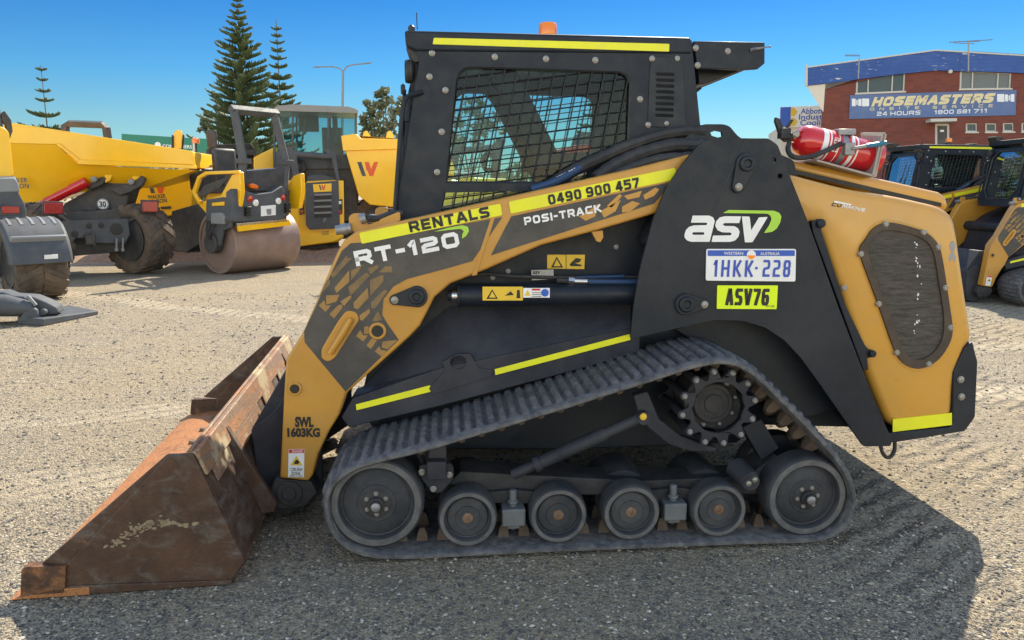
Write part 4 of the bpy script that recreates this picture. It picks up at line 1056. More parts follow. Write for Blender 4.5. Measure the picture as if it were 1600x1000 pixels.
def tyre(parent, c, r, w, axis=(1, 0, 0), nl=20, rimr=.58, tm='tyre', rm='dark', name='wheel', side=-1):
    """chunky lugged tyre with its rim; axis = the axle, rim dished on the -axis side"""
    c = Vector(c); ax = Vector(axis).normalized(); q = ax.to_track_quat('Z', 'Y').to_matrix()
    e1, e2 = q @ Vector((1, 0, 0)), q @ Vector((0, 1, 0))
    h = w / 2
    mb = MB().lathe(c, [(r * rimr, -h * .80), (r * (rimr + .08), -h * .92), (r * .80, -h), (r * .92, -h * .93), (r * .945, -h * .75), (r * .95, h * .75), (r * .92, h * .93), (r * .80, h), (r * rimr, h * .8)], ax, 44)
    for k in range(nl):
        for sgn in (-1, 1):
            a0 = 2 * math.pi * (k + (.5 if sgn > 0 else 0)) / nl
            pts = []
            for (da, x, rr) in ((0, .04, 1), (.16, .04, 1), (.44, .97, .97), (.26, .97, .97)):
                a = a0 + da * 20 / nl; pts.append((a, x * h * sgn, rr))
            top = [c + ax * x + (e1 * math.cos(a) + e2 * math.sin(a)) * r * rr for a, x, rr in pts]
            bot = [c + ax * x * .99 + (e1 * math.cos(a) + e2 * math.sin(a)) * r * .91 for a, x, rr in pts]
            mb.loft([bot, top])
            # lug shoulder down the sidewall
            a1, a2 = pts[3][0], pts[2][0]
            sh = [c + ax * (h * 1.0 * sgn) + (e1 * math.cos(a) + e2 * math.sin(a)) * r * rr for a, rr in ((a1, .97), (a2, .97), (a2 - .02, .84), (a1 + .02, .84))]
            sh2 = [p - ax * (h * .12 * sgn) for p in sh]; mb.loft([sh2, sh])
    o = mb.build(name, M[tm], parent)
    MB().lathe(c, [(r * (rimr + .03), -h * .90 * 1), (r * (rimr + .04), -h * .95), (r * (rimr - .01), -h * .93), (r * (rimr - .05), -h * .5), (r * .30, -h * .40), (r * .28, -h * .55), (r * .17, -h * .56), (r * .15, -h * .7), (r * .02, -h * .72)] if side < 0 else
              [(r * (rimr + .04), h * .93), (r * (rimr - .05), h * .5), (r * .3, h * .4), (r * .28, h * .55), (r * .02, h * .6)], ax, 32).build('rim', M[rm], o)
    MB().lathe(c, [(r * .36, -h * .5), (r * .36, h * .5)], ax, 12).build('hub', M['dark'], o)
    return o
def wlogo(t, x, y, w, h, v, parent, side=False):
    """slanted double stroke mark, dark left stroke and orange right stroke"""
    f = (lambda a, b: t.f.X(x + a * w, y + b * h, v)) if side else (lambda a, b: t.f.Y(x + a * w, y + b * h, v))
    d = (.002, 0, 0) if side else (0, .002, 0)
    MB().prism([f(*q) for q in ((0, 0), (.2, 0), (.42, 1), (.24, 1))], d).build('emblem_stroke', M['grey'], parent)
    MB().prism([f(*q) for q in ((.36, 0), (.56, 0), (.66, .52), (.80, 0), (1, 0), (.76, 1), (.58, 1), (.50, .62), (.45, .62))], d).build('emblem_stroke', M['wred'], parent)

# ---- wheeled excavator at the left edge, with its outrigger foot on the gravel
t = T('wheeled_excavator', Frame(ground(52, 469), 46), 'yellow and grey wheeled excavator with a ribbed mudguard, cut off by the left edge', 'excavator')
EX = t
g = t.f
c0 = g.Y(52, 418, .10); c0.z = .55
tyre(t.root, c0, .55, .68, (1, 0, 0), 16, .62, rm='dark')
n_ = 9
# mudguard: an arched shell over the rear of the tyre with raised ribs
rings = []
for k in range(n_ + 1):
    a = R(118 - k * 14.5)                                     # 90 = straight up, 0 = towards the camera
    rr = .64
    p = lambda x, r_: c0 + Vector((x, -math.cos(a) * r_, math.sin(a) * r_))
    rings.append([p(-.42, rr - .12), p(-.42, rr - .01), p(-.39, rr + .02), p(.33, rr + .02), p(.37, rr - .01), p(.37, rr - .12), p(.35, rr - .12), p(.33, rr - .01), p(-.38, rr - .01), p(-.40, rr - .12)])
mg = MB().loft(rings[1:9]).build('mudguard', M['grey'], t.root, .01)
mb = MB()
for x in (-.30, -.16, -.02, .12, .26):
    rg_ = []
    for k in range(8):
        a = R(98 - k * 5.6); rr = .655; p = lambda dx, r_: c0 + Vector((x + dx, -math.cos(a) * r_, math.sin(a) * r_))
        rg_.append([p(-.030, rr - .02), p(-.018, rr + .012), p(.018, rr + .012), p(.030, rr - .02)])
    mb.loft(rg_)
mb.build('mudguard_ribs', M['lgrey'], mg)
a = R(33); p = c0 + Vector((-.03, -math.cos(a) * .665, math.sin(a) * .665))
MB().box(p, (.70, .05, .12), Matrix.Rotation(R(33), 3, 'X')).build('mudguard_bar', M['lgrey'], mg, .02)
a = R(10); p = c0 + Vector((.08, -math.cos(a) * .668, math.sin(a) * .668))
MB().box(p, (.17, .01, .06), Matrix.Rotation(R(10), 3, 'X')).build('maker_plate', M['white'], mg)
t.py('counterweight', [(-60, 195), (2, 197), (14, 205), (18, 240), (22, 276), (-60, 280)], .15, 1.4, 'yel', None, .04, .05)
t.py('rear_bonnet', [(-60, 155), (0, 165), (6, 200), (-60, 200)], .5, 1.0, 'grey', None, .03)
t.py('mirror_bracket', [(2, 178), (8, 173), (18, 188), (20, 205), (14, 222), (10, 195), (4, 190)], .5, .12, 'dark', None, .01)
lc_ = t.py('lower_cover', [(-60, 277), (24, 275), (29, 284), (30, 302), (39, 318), (42, 330), (40, 347), (36, 350), (4, 348), (-60, 352)], .05, 1.4, 'grey', None, .02)
t.py('cover_ledge', [(-60, 279), (24, 277), (30, 288), (31, 300), (-60, 303)], .03, .3, 'lgrey', lc_, .02)
t.py('tail_lamp', [(3, 322), (30, 323), (32, 333), (4, 334)], .03, .06, 'lens', None, .008)
t.py('tail_lamp_housing', [(-20, 319), (33, 320), (35, 336), (-20, 338)], .042, .05, 'dark', None, .006)
t.py('axle', [(-60, 380), (20, 392), (20, 430), (-60, 440)], .45, .3, 'dark')
# outrigger: a grey arm with a hydraulic eye and a wedge foot plate
of = Frame(ground(60, 507), 18)
def O(x, y, v): return g.loc(of.world(of.Y(x, y, v)))
mb = MB()
mb.prism([O(*q, .14) for q in ((-60, 462), (4, 456), (20, 462), (52, 464), (72, 472), (88, 480), (92, 490), (70, 494), (40, 495), (-60, 495))], g.m @ (Vector((math.sin(R(-18)), math.cos(R(18)), 0)) * .30))
mb.tube([O(-60, 474, .08), O(10, 477, .08), O(52, 482, .08)], [.13, .13, .08], 16)
o = mb.build('outrigger_arm', M['grey'], t.root, .02)
mb = MB(); mb.prism([O(*q, .0) for q in ((28, 500), (45, 478), (56, 484), (60, 494), (70, 500), (66, 507), (56, 506))], g.m @ (Vector((0, .05, 0)))).prism([O(*q, .42) for q in ((45, 497), (58, 478), (70, 486), (84, 498))], g.m @ (Vector((0, .05, 0))))
mb.cyl(O(66, 488, .05), O(90, 482, .45), .04, n=14)
mb.build('foot_hinge', M['grey'], t.root, .006)
mb = MB(); A1, A2, A3, A4 = of.Z(30, 505, .02), of.Z(68, 509, .012), of.Z(153, 490, .012), of.Z(110, 487, .02)
q = [of.Z(x, y, 0.004) for x, y in ((28, 506), (68, 509.5), (154, 491), (108, 487))]
q = [g.loc(of.world(p)) for p in q]
up = [(0, 0, .085), (0, 0, .085), (0, 0, .045), (0, 0, .09)]
mb.loft([q, [p + Vector(d) for p, d in zip(q, up)]])
mb.build('foot_plate', M['grey'], t.root, .008)
MB().tube([O(40, 466, .05), O(44, 463, .05), O(56, 477, .05)], .022, 8).build('hydraulic_pipe', M['lgrey'], t.root)

# ---- big swivel dumper with the 30 disc
t = T('swivel_dumper', Frame(ground(218, 431), 38), 'big yellow dumper showing a round 30 disc and red tail lamps under its tipping skip', 'dumper')
DUMP = t; g = t.f
sf = Frame(ground(150, 428), 8)
def S(x, y, v): return g.loc(sf.world(sf.Y(x, y, v)))
sv = g.m @ (Matrix.Rotation(R(8), 3, 'Z') @ Vector((0, 1, 0)))
mb = MB()
tops = [(8, 224, 0), (88, 226, 0), (122, 256, 0), (200, 261, 0), (305, 266, 0)]
bots = [(22, 322, .45), (48, 318, .45), (92, 304, .45), (165, 296, .42), (232, 292, .35)]
rings = []
for (a, b, v), (c, d, v2) in zip(tops, bots):
    p, q = S(a, b, v), S(c, d, v2)
    rings.append([p, q, q + sv * 1.05, p + sv * 1.9])
mb.loft(rings, closed=False)
mb.add([rings[0][i] for i in range(4)], [(0, 1, 2, 3)]); mb.add([rings[-1][i] for i in range(4)], [(0, 1, 2, 3)])
sk_ = mb.build('skip', M['yel'], t.root, angle=20)
mb = MB()
band = [(6, 190), (300, 236), (304, 258), (122, 250), (88, 226), (4, 224)]
mb.prism([S(x, y, -.02) for x, y in band], sv * .09).prism([S(x, y, -.02) + sv * 1.86 for x, y in band], sv * .09)
mb.prism([S(x, y, -.02) for x, y in ((6, 190), (-2, 240), (10, 224))], sv * 1.9)
mb.prism([S(x, y, 0.06) for x, y in ((300, 237), (304, 262), (296, 262), (293, 237))], sv * 1.76)
mb.build('skip_rim', M['yel'], sk_, .015)
mb = MB(); mb.prism([S(x, y, -.07) for x, y in ((120, 249), (305, 258), (306, 264), (122, 257))], sv * .10).prism([S(x, y, -.05) for x, y in ((86, 224), (93, 224), (126, 250), (120, 253))], sv * .08)
mb.build('skip_ledge', M['yel'], sk_, .012)
mb = MB()
for q in (((163, 268), (178, 268), (172, 282), (164, 286)), ((208, 268), (222, 268), (216, 283), (206, 284))):
    mb.prism([S(x, y, .16) for x, y in q], sv * .10)
mb.build('skip_gussets', M['yel'], sk_, .01)
for s_, x0, x1, y in (('KER', 30, 47, 285), ('SON', 30, 49, 294)):
    p0, p1 = S(x0, y, .23 - (.0 if s_ == 'KER' else -.03)), S(x1, y, .23 - (.0 if s_ == 'KER' else -.03))
    n3 = sv * -.10
    lettering(MB(), s_, p0 + n3, p1 + n3, Vector((0, 0, .085)) - sv * -.02, .02).build('lettering', M['grey'], sk_)
MB().prism([S(x, y, .10) for x, y in ((170, 296), (196, 288), (212, 281), (220, 274), (227, 279), (222, 290), (205, 300), (188, 306))], sv * .12).build('tipping_hook', M['dark'], t.root, .02)
MB().prism([S(x, y, .14) for x, y in ((128, 292), (146, 284), (158, 276), (166, 278), (160, 288), (142, 297))], sv * .10).build('tipping_hook', M['dark'], t.root, .02)
for x, y in ((147, 280), (205, 284)): MB().lathe(S(x, y, .06), [(.055, -.05), (.055, .02), (.03, .03)], -sv, 14).build('hinge_pin', M['lgrey'], t.root)
for k in range(4): MB().tube(smooth([S(100 + k * 22, 338, .12), S(112 + k * 20, 330 - k * 3, .02), S(130 + k * 16, 336, .05), S(138 + k * 14, 348, .15)], 2, False), .022, 6).build('hose', M['hose'], t.root)
mb = MB().tube([S(72, 316, .10), S(112, 296, .10)], .085, 16).tube([S(112, 296, .10), S(136, 284, .10)], .10, 16).tube([S(72, 316, .10), S(66, 319, .10)], .06, 12)
mb.build('tipping_cylinder', M['red'], t.root)
mb = MB()
mb.prism([S(x, y, .30) for x, y in ((86, 345), (100, 318), (140, 296), (150, 283), (215, 276), (225, 284), (205, 296), (196, 326), (192, 346))], sv * .5)
mb.build('tipping_frame', M['dark'], t.root, .02)
mb = MB(); c = S(161, 319, .27); n3 = -sv
mb.lathe(c, [(.108, 0), (.108, .012), (.104, .014)], n3, 28); disc = mb.build('speed_disc', M['white'], t.root)
MB().loft([[c + n3 * .0155 + (q - c) * k for q in [c + sv.cross(Vector((0, 0, 1))) * math.cos(2 * math.pi * i / 28) * .104 + Vector((0, 0, math.sin(2 * math.pi * i / 28) * .104)) for i in range(28)]] for k in (1, .90)], caps=False).build('disc_ring', M['ink'], disc)
e = (S(170, 319, .27) - S(152, 319, .27)).normalized()
lettering(MB(), '30', c + n3 * .016 - e * .062 - Vector((0, 0, .052)), c + n3 * .016 + e * .062 - Vector((0, 0, .052)), (0, 0, .105), .03).build('lettering', M['ink'], disc)
rp = t.py('rear_beam', [(80, 346), (200, 342), (203, 366), (196, 380), (150, 380), (146, 372), (118, 372), (112, 380), (88, 376)], .10, .12, 'grey', None, .01)
for x, y, r_ in ((92, 364, .11), (182, 358, .11), (117, 366, .06), (139, 353, .05), (158, 352, .05)):
    MB().lathe(g.Y(x, y, .095), [(r_, -.01), (r_, .004), (r_ * .8, .006)], (0, -1, 0), 16).build('beam_hole', M['ink'], rp)
mb = MB(); c = g.Y(141, 374, .04); mb.box(c, (.16, .12, .18)).cyl(c + Vector((.05, -.05, -.12)), c + Vector((.05, -.05, .14)), .03, n=10)
mb.build('tow_hitch', M['dark'], t.root, .01)
for x in (182, 192): MB().cyl(g.Y(x, 372, .05), g.Y(x, 392, .05), .018, n=8).lathe(g.Y(x, 390, .05), [(.03, -.03), (.03, .03)], (0, 0, 1), 10).build('tie_rod', M['lgrey'], t.root)
for x0, x1, y0, y1, in ((69, 98, 317, 334), (223, 247, 315, 331)):
    o = t.py('lamp_housing', [(x0 - 2, y0 - 3), (x1 + 1, y0 - 2), (x1 + 1, y1 + 1), (x0 - 2, y1 + 2)], -.05, .10, 'dark', None, .01)
    t.py('tail_lamp', [(x0, y0), (x1, y0), (x1, y1), (x0, y1)], -.08, .05, 'lens', None, .01)
MB().cyl(g.Y(84, 335, 0), g.Y(100, 345, .2), .03, n=8).cyl(g.Y(235, 331, 0), g.Y(200, 346, .2), .03, n=8).build('lamp_bracket', M['dark'], t.root)
t.py('axle_housing', [(95, 372), (205, 364), (205, 392), (95, 402)], .5, .35, 'dark')
t.py('belly', [(70, 335), (215, 325), (215, 352), (70, 362)], .45, 1.6, 'dark')
cw = g.loc(ground(222, 432)); tyre(t.root, (cw.x + .13, .45, .68), .67, .56, (math.cos(R(28)), math.sin(R(28)), 0), 18, .60, rm='dark')
cw2 = g.loc(ground(70, 455)); tyre(t.root, (g.Y(60, 400, .62).x, .62, .70), .69, .56, (math.cos(R(28)), math.sin(R(28)), 0), 18, .60, rm='dark')
mb = MB()                                                     # roll-over bar showing above the skip
rb = [S(x, y, 1.7) for x, y in ((102, 240), (102, 197), (108, 193), (160, 195), (166, 200), (172, 240))]
mb.tube(rb, .085, 4); mb.build('roll_bar', M['grey'], t.root, .01)

# ---- second dumper behind it, showing only its marked yellow side
t = T('dumper', Frame(ground(262, 404), 12), 'yellow dumper half hidden behind the 30 disc dumper, orange red mark on its side', 'dumper')
bd = t.py('engine_cover', [(195, 292), (230, 270), (296, 262), (300, 272), (300, 330), (262, 338), (210, 336)], .0, 1.3, 'yel', None, .03)
wlogo(t, 228, 277, 34, 25, -.006, bd)
t.word('WACKER', (231, 311), (259, 309), 6, -.006, 'grey', bd); t.word('NEUSON', (231, 318.5), (261, 316), 6, -.006, 'grey', bd)
t.py('handle', [(250, 323), (266, 322), (267, 326), (252, 327)], -.04, .05, 'dark', bd, .01)
t.py('chassis', [(205, 336), (300, 330), (300, 372), (285, 392), (205, 395)], .15, 1.1, 'dark')
t.py('step', [(286, 372), (305, 370), (308, 392), (290, 396)], .1, .3, 'lgrey')
t.py('side_reflector', [(274, 361), (280, 360), (281, 387), (275, 388)], .10, .04, 'lens')
tyre(t.root, (t.f.Y(308, 368, .5).x, .5, .62), .62, .5, (0, 1, 0), 18, .56)
tyre(t.root, (t.f.Y(228, 375, .5).x, .95, .62), .62, .5, (0, 1, 0), 18, .56)

t.py('ram_bracket', [(271, 208), (276, 203), (283, 204), (285, 232), (270, 232)], 1.6, .12, 'yel', None, .01)
t.py('ram_hose', [(268, 210), (271, 212), (271, 234), (268, 232)], 1.55, .05, 'ink'); t.py('ram_hose', [(285, 208), (288, 212), (286, 234), (283, 234)], 1.55, .05, 'ink')
# ---- tandem roller
t = T('road_roller', Frame(ground(342, 428), 55), 'grey and yellow road roller with a bare steel drum and an open roll bar', 'road roller')
ROLL = t; g = t.f
r_ = .60; W_ = 1.52
dr = MB().lathe((0, 0, r_), [(r_ * .90, .03), (r_ * .90, 0), (r_ * .985, 0), (r_, .012), (r_, W_ - .012), (r_ * .985, W_), (r_ * .9, W_), (r_ * .9, W_ - .03)], (1, 0, 0), 64).build('drum', M['drum'], t.root)
MB().lathe((0, 0, r_), [(r_ * .90, .10), (r_ * .6, .10), (r_ * .55, .05), (r_ * .30, .05), (r_ * .28, -.06), (.02, -.06)], (1, 0, 0), 40).build('drum_disc', M['grey'], dr)
for k in range(8): bolt_at(dr, (.085, math.cos(k * .785 + .3) * r_ * .72, r_ + math.sin(k * .785 + .3) * r_ * .72), .022, .02, 'lgrey')
MB().lathe((0, 0, r_), [(r_ * .9, W_ - .06), (.02, W_ - .06)], (1, 0, 0), 32).build('drum_disc', M['grey'], dr)
yk = t.px('yoke_plate', [(322, 312), (347, 308), (357, 312), (360, 330), (360, 356), (348, 360), (343, 385), (330, 384), (326, 360), (321, 350)], -.10, .06, 'grey', None, .015, .03)
t.px('yoke_window', [(331, 317), (350, 315), (350, 321), (331, 322)], -.115, .02, 'yel', yk, .004)
t.px('yoke_cover', [(329, 333), (345, 332), (350, 338), (349, 351), (329, 350)], -.17, .08, 'lgrey', yk, .02)
MB().cyl((-.15, 0, r_), (.0, 0, r_), .20, n=22).build('drum_motor', M['dark'], yk, .01)
for k in range(4): MB().tube(smooth([(-.12, -.2 + k * .09, 1.02), (-.2, -.12 + k * .05, .8), (-.14, -.02, .66)], 2, False), .016, 6).build('hose', M['hose'], yk)
fr_ = MB()
fr_.prism(t.X([(299, 300), (308, 275), (320, 268), (372, 266), (374, 271), (323, 273), (312, 279), (304, 302), (312, 314), (310, 320)], -.06), (.06, 0, 0))
fr_.build('side_rail', M['yel'], t.root, .012)
bodyp = t.X([(308, 318), (345, 304), (362, 273), (374, 268), (376, 300), (372, 328), (350, 330), (322, 334)], .02)
bd = MB().prism(bodyp, (.10, 0, 0)).build('side_body', M['yel'], t.root, .02)
MB().prism(t.X([(322, 326), (350, 306), (360, 296), (366, 296), (366, 340), (340, 345)], .12), (W_ - .24, 0, 0)).build('rear_body', M['grey'], t.root, .02)
MB().prism([p + Vector((W_ - .12, 0, 0)) for p in bodyp], (.10, 0, 0)).build('side_body', M['yel'], t.root, .02)
t.px('body_panel', [(305, 310), (318, 290), (358, 275), (345, 292), (318, 307)], -.005, .03, 'dark', bd)
t.px('front_chassis', [(268, 330), (310, 318), (330, 335), (326, 372), (290, 395), (270, 390)], .25, 1.0, 'dark')
vR = g.X(372, 320, .04).y; vS = g.X(373, 352, .02).y
rp_ = t.py('rear_panel', [(362, 345), (364, 300), (372, 294), (400, 303), (425, 300), (441, 290), (446, 300), (448, 338), (440, 343), (372, 347)], vR - .04, .22, 'grey', None, .02)
t.py('rear_box', [(375, 300), (376, 268), (444, 262), (445, 298)], vR + .15, .5, 'dark', None, .02)
t.py('bumper', [(360, 330), (448, 322), (449, 338), (378, 348), (360, 348)], vR + .02, .3, 'grey', None, .02)
for x, y, m_ in ((390, 311, 'lens'), (399, 317, 'wlens'), (434.5, 314, 'wlens'), (441.5, 309, 'lens')):
    c = g.Y(x, y, vR - .04); MB().lathe(c, [(.062, -.01), (.062, .02), (.045, .03)], (0, -1, 0), 18).build('lamp', M[m_], rp_)
    MB().lathe(c + Vector((0, 0, .025)), [(.024, .0), (.024, .036), (.016, .04)], (0, -1, 0), 12).build('indicator_lens', M['amber' if m_ == 'lens' else 'wlens'], rp_)
pl_ = t.py('number_plate', [(408, 322), (431, 320), (431, 336), (408, 338)], vR - .06, .015, 'white', rp_, .003)
t.py('plate_mark', [(416, 327), (424, 326), (424, 335), (418, 336)], vR - .065, .004, 'lgrey', pl_, 0)
for k in range(3):
    for x in (387, 447): MB().box(g.Y(x + (2 if x > 400 else 0), 325 + k * 5 - (5 if x > 400 else 0), vR - .08), (.10, .10, .055)).build('rubber_buffer', M['ink'], rp_, .01)
t.py('seat_cushion', [(391, 288), (396, 286), (405, 290), (404, 296), (392, 294)], vR + .06, .12, 'amber', None, .02)
sc__ = MB().prism(t.Y([(372, 352), (452, 343), (455, 352), (374, 362)], vS - .02), (0, .06, 0)).build('scraper', M['yel'], t.root, .008)
t.py('scraper_bar', [(370, 349), (448, 342), (449, 346), (371, 353)], vS - .03, .05, 'steel', sc__, .004)
rops = MB()
for xs in (((360, 170), (366, 205), (380, 250), (372, 330)), ((427, 175), (433, 205), (446, 252), (444, 300))):
    pass
pA = [g.Y(x, y, vR + .20) for x, y in ((372, 330), (380, 252))] + [g.Y(366, 172, vR + .27)]
pB = [g.Y(x, y, vR + .20) for x, y in ((443, 305), (447, 254))] + [g.Y(428, 178, vR + .27)]
rops.tube(pA, .10, 4).tube(pB, .10, 4).tube([g.Y(360, 171, vR + .27), g.Y(434, 178, vR + .27)], .095, 4)
rops.build('roll_bar', M['grey'], t.root, .012)
for p in (pA[1], pB[1]): MB().box(p, (.24, .2, .10)).build('roll_bar_joint', M['grey'], t.root, .01)
c = g.X(322, 260, .75); MB().tube([c + Vector((math.cos(k * .393) * .19, math.sin(k * .393) * .19, math.sin(k * .393) * .05)) for k in range(16)], .018, 6, True).tube([c + Vector((-.19, 0, 0)), c, c + Vector((.19, 0, 0))], .014, 6).cyl(c, c + Vector((0, .25, -.5)), .03, n=8).build('steering_wheel', M['ink'], t.root)
mb = MB(); c = g.X(318, 280, .6); mb.box(c, (.5, .25, .45)).ball(g.X(306, 270, .3), (.13, .13, .11), 12, 8); mb.build('control_console', M['dark'], t.root, .04)
mb = MB(); c = g.X(350, 250, .7); mb.box(c + Vector((0, 0, -.15)), (.5, .14, .75)); mb.build('seat', M['dark'], t.root, .05)
c = g.Y(331, 217, .9); MB().box(c, (.05, .30, .34)).build('mirror', M['dark'], t.root, .02)
MB().tube([c + Vector((0, 0, -.17)), c + Vector((.05, 0, -.7))], .02, 6).build('mirror_stem', M['ink'], t.root)

# ---- site dumper seen from behind, roll bar folded
t = T('site_dumper', Frame(ground(492, 401), 14), 'small yellow site dumper with a grey rear grille and its grey roll bar folded flat', 'dumper', 'small site dumpers')
g = t.f
bd = MB().prism(t.Y([(444, 282), (466, 281), (468, 286), (478, 286), (480, 283), (528, 281), (536, 284), (537, 372), (528, 378), (470, 385), (446, 376)], .0), (0, 1.5, 0)).build('engine_bay', M['yel'], t.root, .03)
t.py('hinge_column', [(450, 284), (466, 283), (468, 378), (450, 372)], -.06, .3, 'yel', bd, .015); t.py('hinge_column', [(528, 282), (537, 282), (538, 366), (530, 372)], -.05, .3, 'yel', bd, .015)
t.py('rear_skirt', [(452, 368), (536, 362), (537, 370), (522, 378), (470, 385), (454, 378)], -.10, .5, 'yel', bd, .02)
gr = t.py('grille_panel', [(477, 286), (529, 282), (531, 352), (524, 357), (484, 359), (478, 352)], -.09, .3, 'grey', bd, .02, .03)
bg_ = t.py('badge_panel', [(489, 288), (518, 286.5), (518, 299), (490, 300.5)], -.10, .02, 'yel', gr, .004)
wlogo(t, 498, 289, 11, 8, -.104, bg_)
for k in range(4):
    y = 306 + k * 9.5; t.py('grille_slot', [(491, y), (518, y - 1), (518, y + 5), (491, y + 6)], -.095, .02, 'ink', gr, 0)
    t.py('grille_bar', [(491, y - 3), (518, y - 4), (518, y - 1), (491, y)], -.12, .04, 'lgrey', gr, .004)
MB().cyl(g.Y(508, 342, -.09), g.Y(506, 346, -.25), .03, n=10).build('lock_handle', M['lgrey'], gr)
for x in (472, 531.5):
    t.py('tail_lamp', [(x - 3, 312), (x + 3.5, 311), (x + 3.5, 334), (x - 3, 336)], -.085, .05, 'ink', bd, .01)
    t.py('lamp_lens', [(x - 2, 328), (x + 2, 328), (x + 2, 334), (x - 2, 334)], -.095, .02, 'lens', bd, .003); t.py('lamp_lens', [(x - 2, 314), (x + 2, 314), (x + 2, 319), (x - 2, 319)], -.095, .02, 'wlens', bd, .003)
t.word('WACKER', (503, 363.5), (514, 363), 2.2, -.106, 'grey', bd); t.word('NEUSON', (503, 367), (514, 366.5), 2.2, -.106, 'grey', bd)
mb = MB()
mb.prism(t.Y([(446, 230), (456, 229), (463, 240), (469, 282), (458, 282), (454, 250)], -.02), (0, .14, 0)).prism(t.Y([(506, 235), (512, 232), (524, 240), (531, 282), (526, 283), (518, 248)], -.02), (0, .14, 0))
mb.tube([g.Y(460, 241, .04), g.Y(520, 245, .04)], .075, 12).build('folded_roll_bar', M['grey'], t.root, .01)
MB().tube(smooth([g.Y(463, 250, .3), g.Y(475, 254, .2), g.Y(475, 268, .2), g.Y(466, 272, .2)], 2, False), .06, 8).build('cable_sleeve', M['ink'], t.root)
t.py('bonnet', [(478, 286), (480, 275), (496, 272), (526, 277), (528, 282)], .1, 1.2, 'grey', bd, .03)
t.py('skip_back', [(482, 280), (492, 245), (516, 243), (505, 272), (495, 282)], 1.2, 1.2, 'yel', None, .03)
t.py('chassis', [(456, 378), (530, 372), (528, 394), (456, 396)], .35, 1.6, 'dark')
cx = [g.Y(x, 380, .6).x for x in (470, 518)]
for x in cx: tyre(t.root, (x, .75, .50), .5, .36, (1, 0, 0), 16, .56, side=-1)
SITE = t.root

# ---- big cabbed dumper whose skip carries the mark
t = T('cabbed_dumper', Frame(ground(545, 398), 12), 'large yellow dumper with a glazed grey cab and a tall marked skip', 'dumper')
g = t.f
cabf = [(427, 168), (440, 164), (548, 167), (558, 172), (560, 262), (428, 262)]
posts = MB()
for x in (428, 457, 513, 556):
    posts.prism(t.Y([(x - 1.6, 170), (x + 1.8, 170), (x + 2.2, 262), (x - 1.2, 262)], .0), (0, .08, 0)).prism([p + Vector((0, 1.35, 0)) for p in t.Y([(x - 1.6, 170), (x + 1.8, 170), (x + 2.2, 262), (x - 1.2, 262)], .0)], (0, .08, 0))
posts.prism(t.Y([(426, 236), (560, 243), (562, 264), (428, 264)], .02), (0, 1.4, 0))
cb = posts.build('cab', M['grey'], t.root, .01)
MB().prism(fillet(t.Y([(425, 172), (432, 165.5), (456, 163), (545, 166.5), (559, 171), (560, 177), (424, 173)], -.05), .03, 2), (0, 1.5, 0)).build('cab_roof', M['lgrey'], cb, .03)
MB().sheet(t.Y([(429, 172), (557, 175), (557, 243), (429, 238)], .04)).sheet([p + Vector((0, 1.35, 0)) for p in t.Y([(429, 172), (557, 175), (557, 243), (429, 238)], .04)]).build('cab_glass', M['teal'], cb)
mb = MB(); mb.box(g.Y(520, 226, .7), (.5, .5, .8)).box(g.Y(524, 205, .6), (.12, .4, .7)).box(g.Y(482, 190, .9), (.5, .05, .5)); mb.build('driver_seat', M['dark'], cb, .06)
MB().tube([g.Y(470, 232, .6), g.Y(478, 185, .6), g.Y(478, 172, .6)], .03, 6).build('cab_pillar', M['dark'], cb)
t.py('bonnet', [(428, 250), (450, 236), (518, 248), (545, 252), (560, 270), (560, 345), (500, 352), (430, 345)], .1, 1.6, 'dark', None, .05)
skv = MB()
fr0 = t.Y([(533, 212), (556, 209), (566, 218), (660, 217), (640, 318), (628, 325), (578, 320), (560, 305)], -.35)
cen = sum(fr0, Vector()) / len(fr0)
bk0 = [cen + (p - cen) * .92 + Vector((0, 1.7, 0)) for p in fr0]
skv.loft([fr0, bk0])
sk2 = skv.build('skip', M['yel'], t.root, .02)
t.py('skip_band', [(533, 212), (556, 209), (566, 218), (662, 217), (660, 232), (536, 236)], -.40, .06, 'yel', sk2, .015)
wlogo(t, 558, 253, 33, 22, -.356, sk2)
MB().sheet([p + (cen - p) * .06 + Vector((0, .1, .02)) for p in fr0[:4]] ).build('skip_lining', M['yel'], sk2)
mb = MB()
for x in (570, 607): mb.prism(t.Y([(x - 4, 216), (x - 2, 206), (x + 3, 204), (x + 9, 212), (x + 8, 217)], .2), (0, .12, 0))
mb.build('skip_lug', M['yel'], sk2, .01)
mb = MB()
for k in range(12): mb.prism(t.Y([(581 + k * 2, 216), (582 + k * 2, 216), (582 + k * 2, 221), (581 + k * 2, 221)], .3), (0, .03, 0))
mb.prism(t.Y([(578, 214), (608, 214.5), (608, 216), (578, 216)], .3), (0, .03, 0)); mb.build('skip_rail', M['dark'], sk2)
t.py('chassis', [(430, 345), (640, 322), (640, 352), (560, 372), (430, 380)], .3, 1.2, 'dark')
for x, rr in ((470, .72), (590, .72)): tyre(t.root, (g.Y(x, 360, .3).x, .35, .72), rr, .5, (0, 1, 0), 18, .56, side=-1)
for x, rr in ((470, .72), (590, .72)): tyre(t.root, (g.Y(x, 360, .3).x, 1.55, .72), rr, .5, (0, 1, 0), 18, .56, side=-1)
CABD = t.root

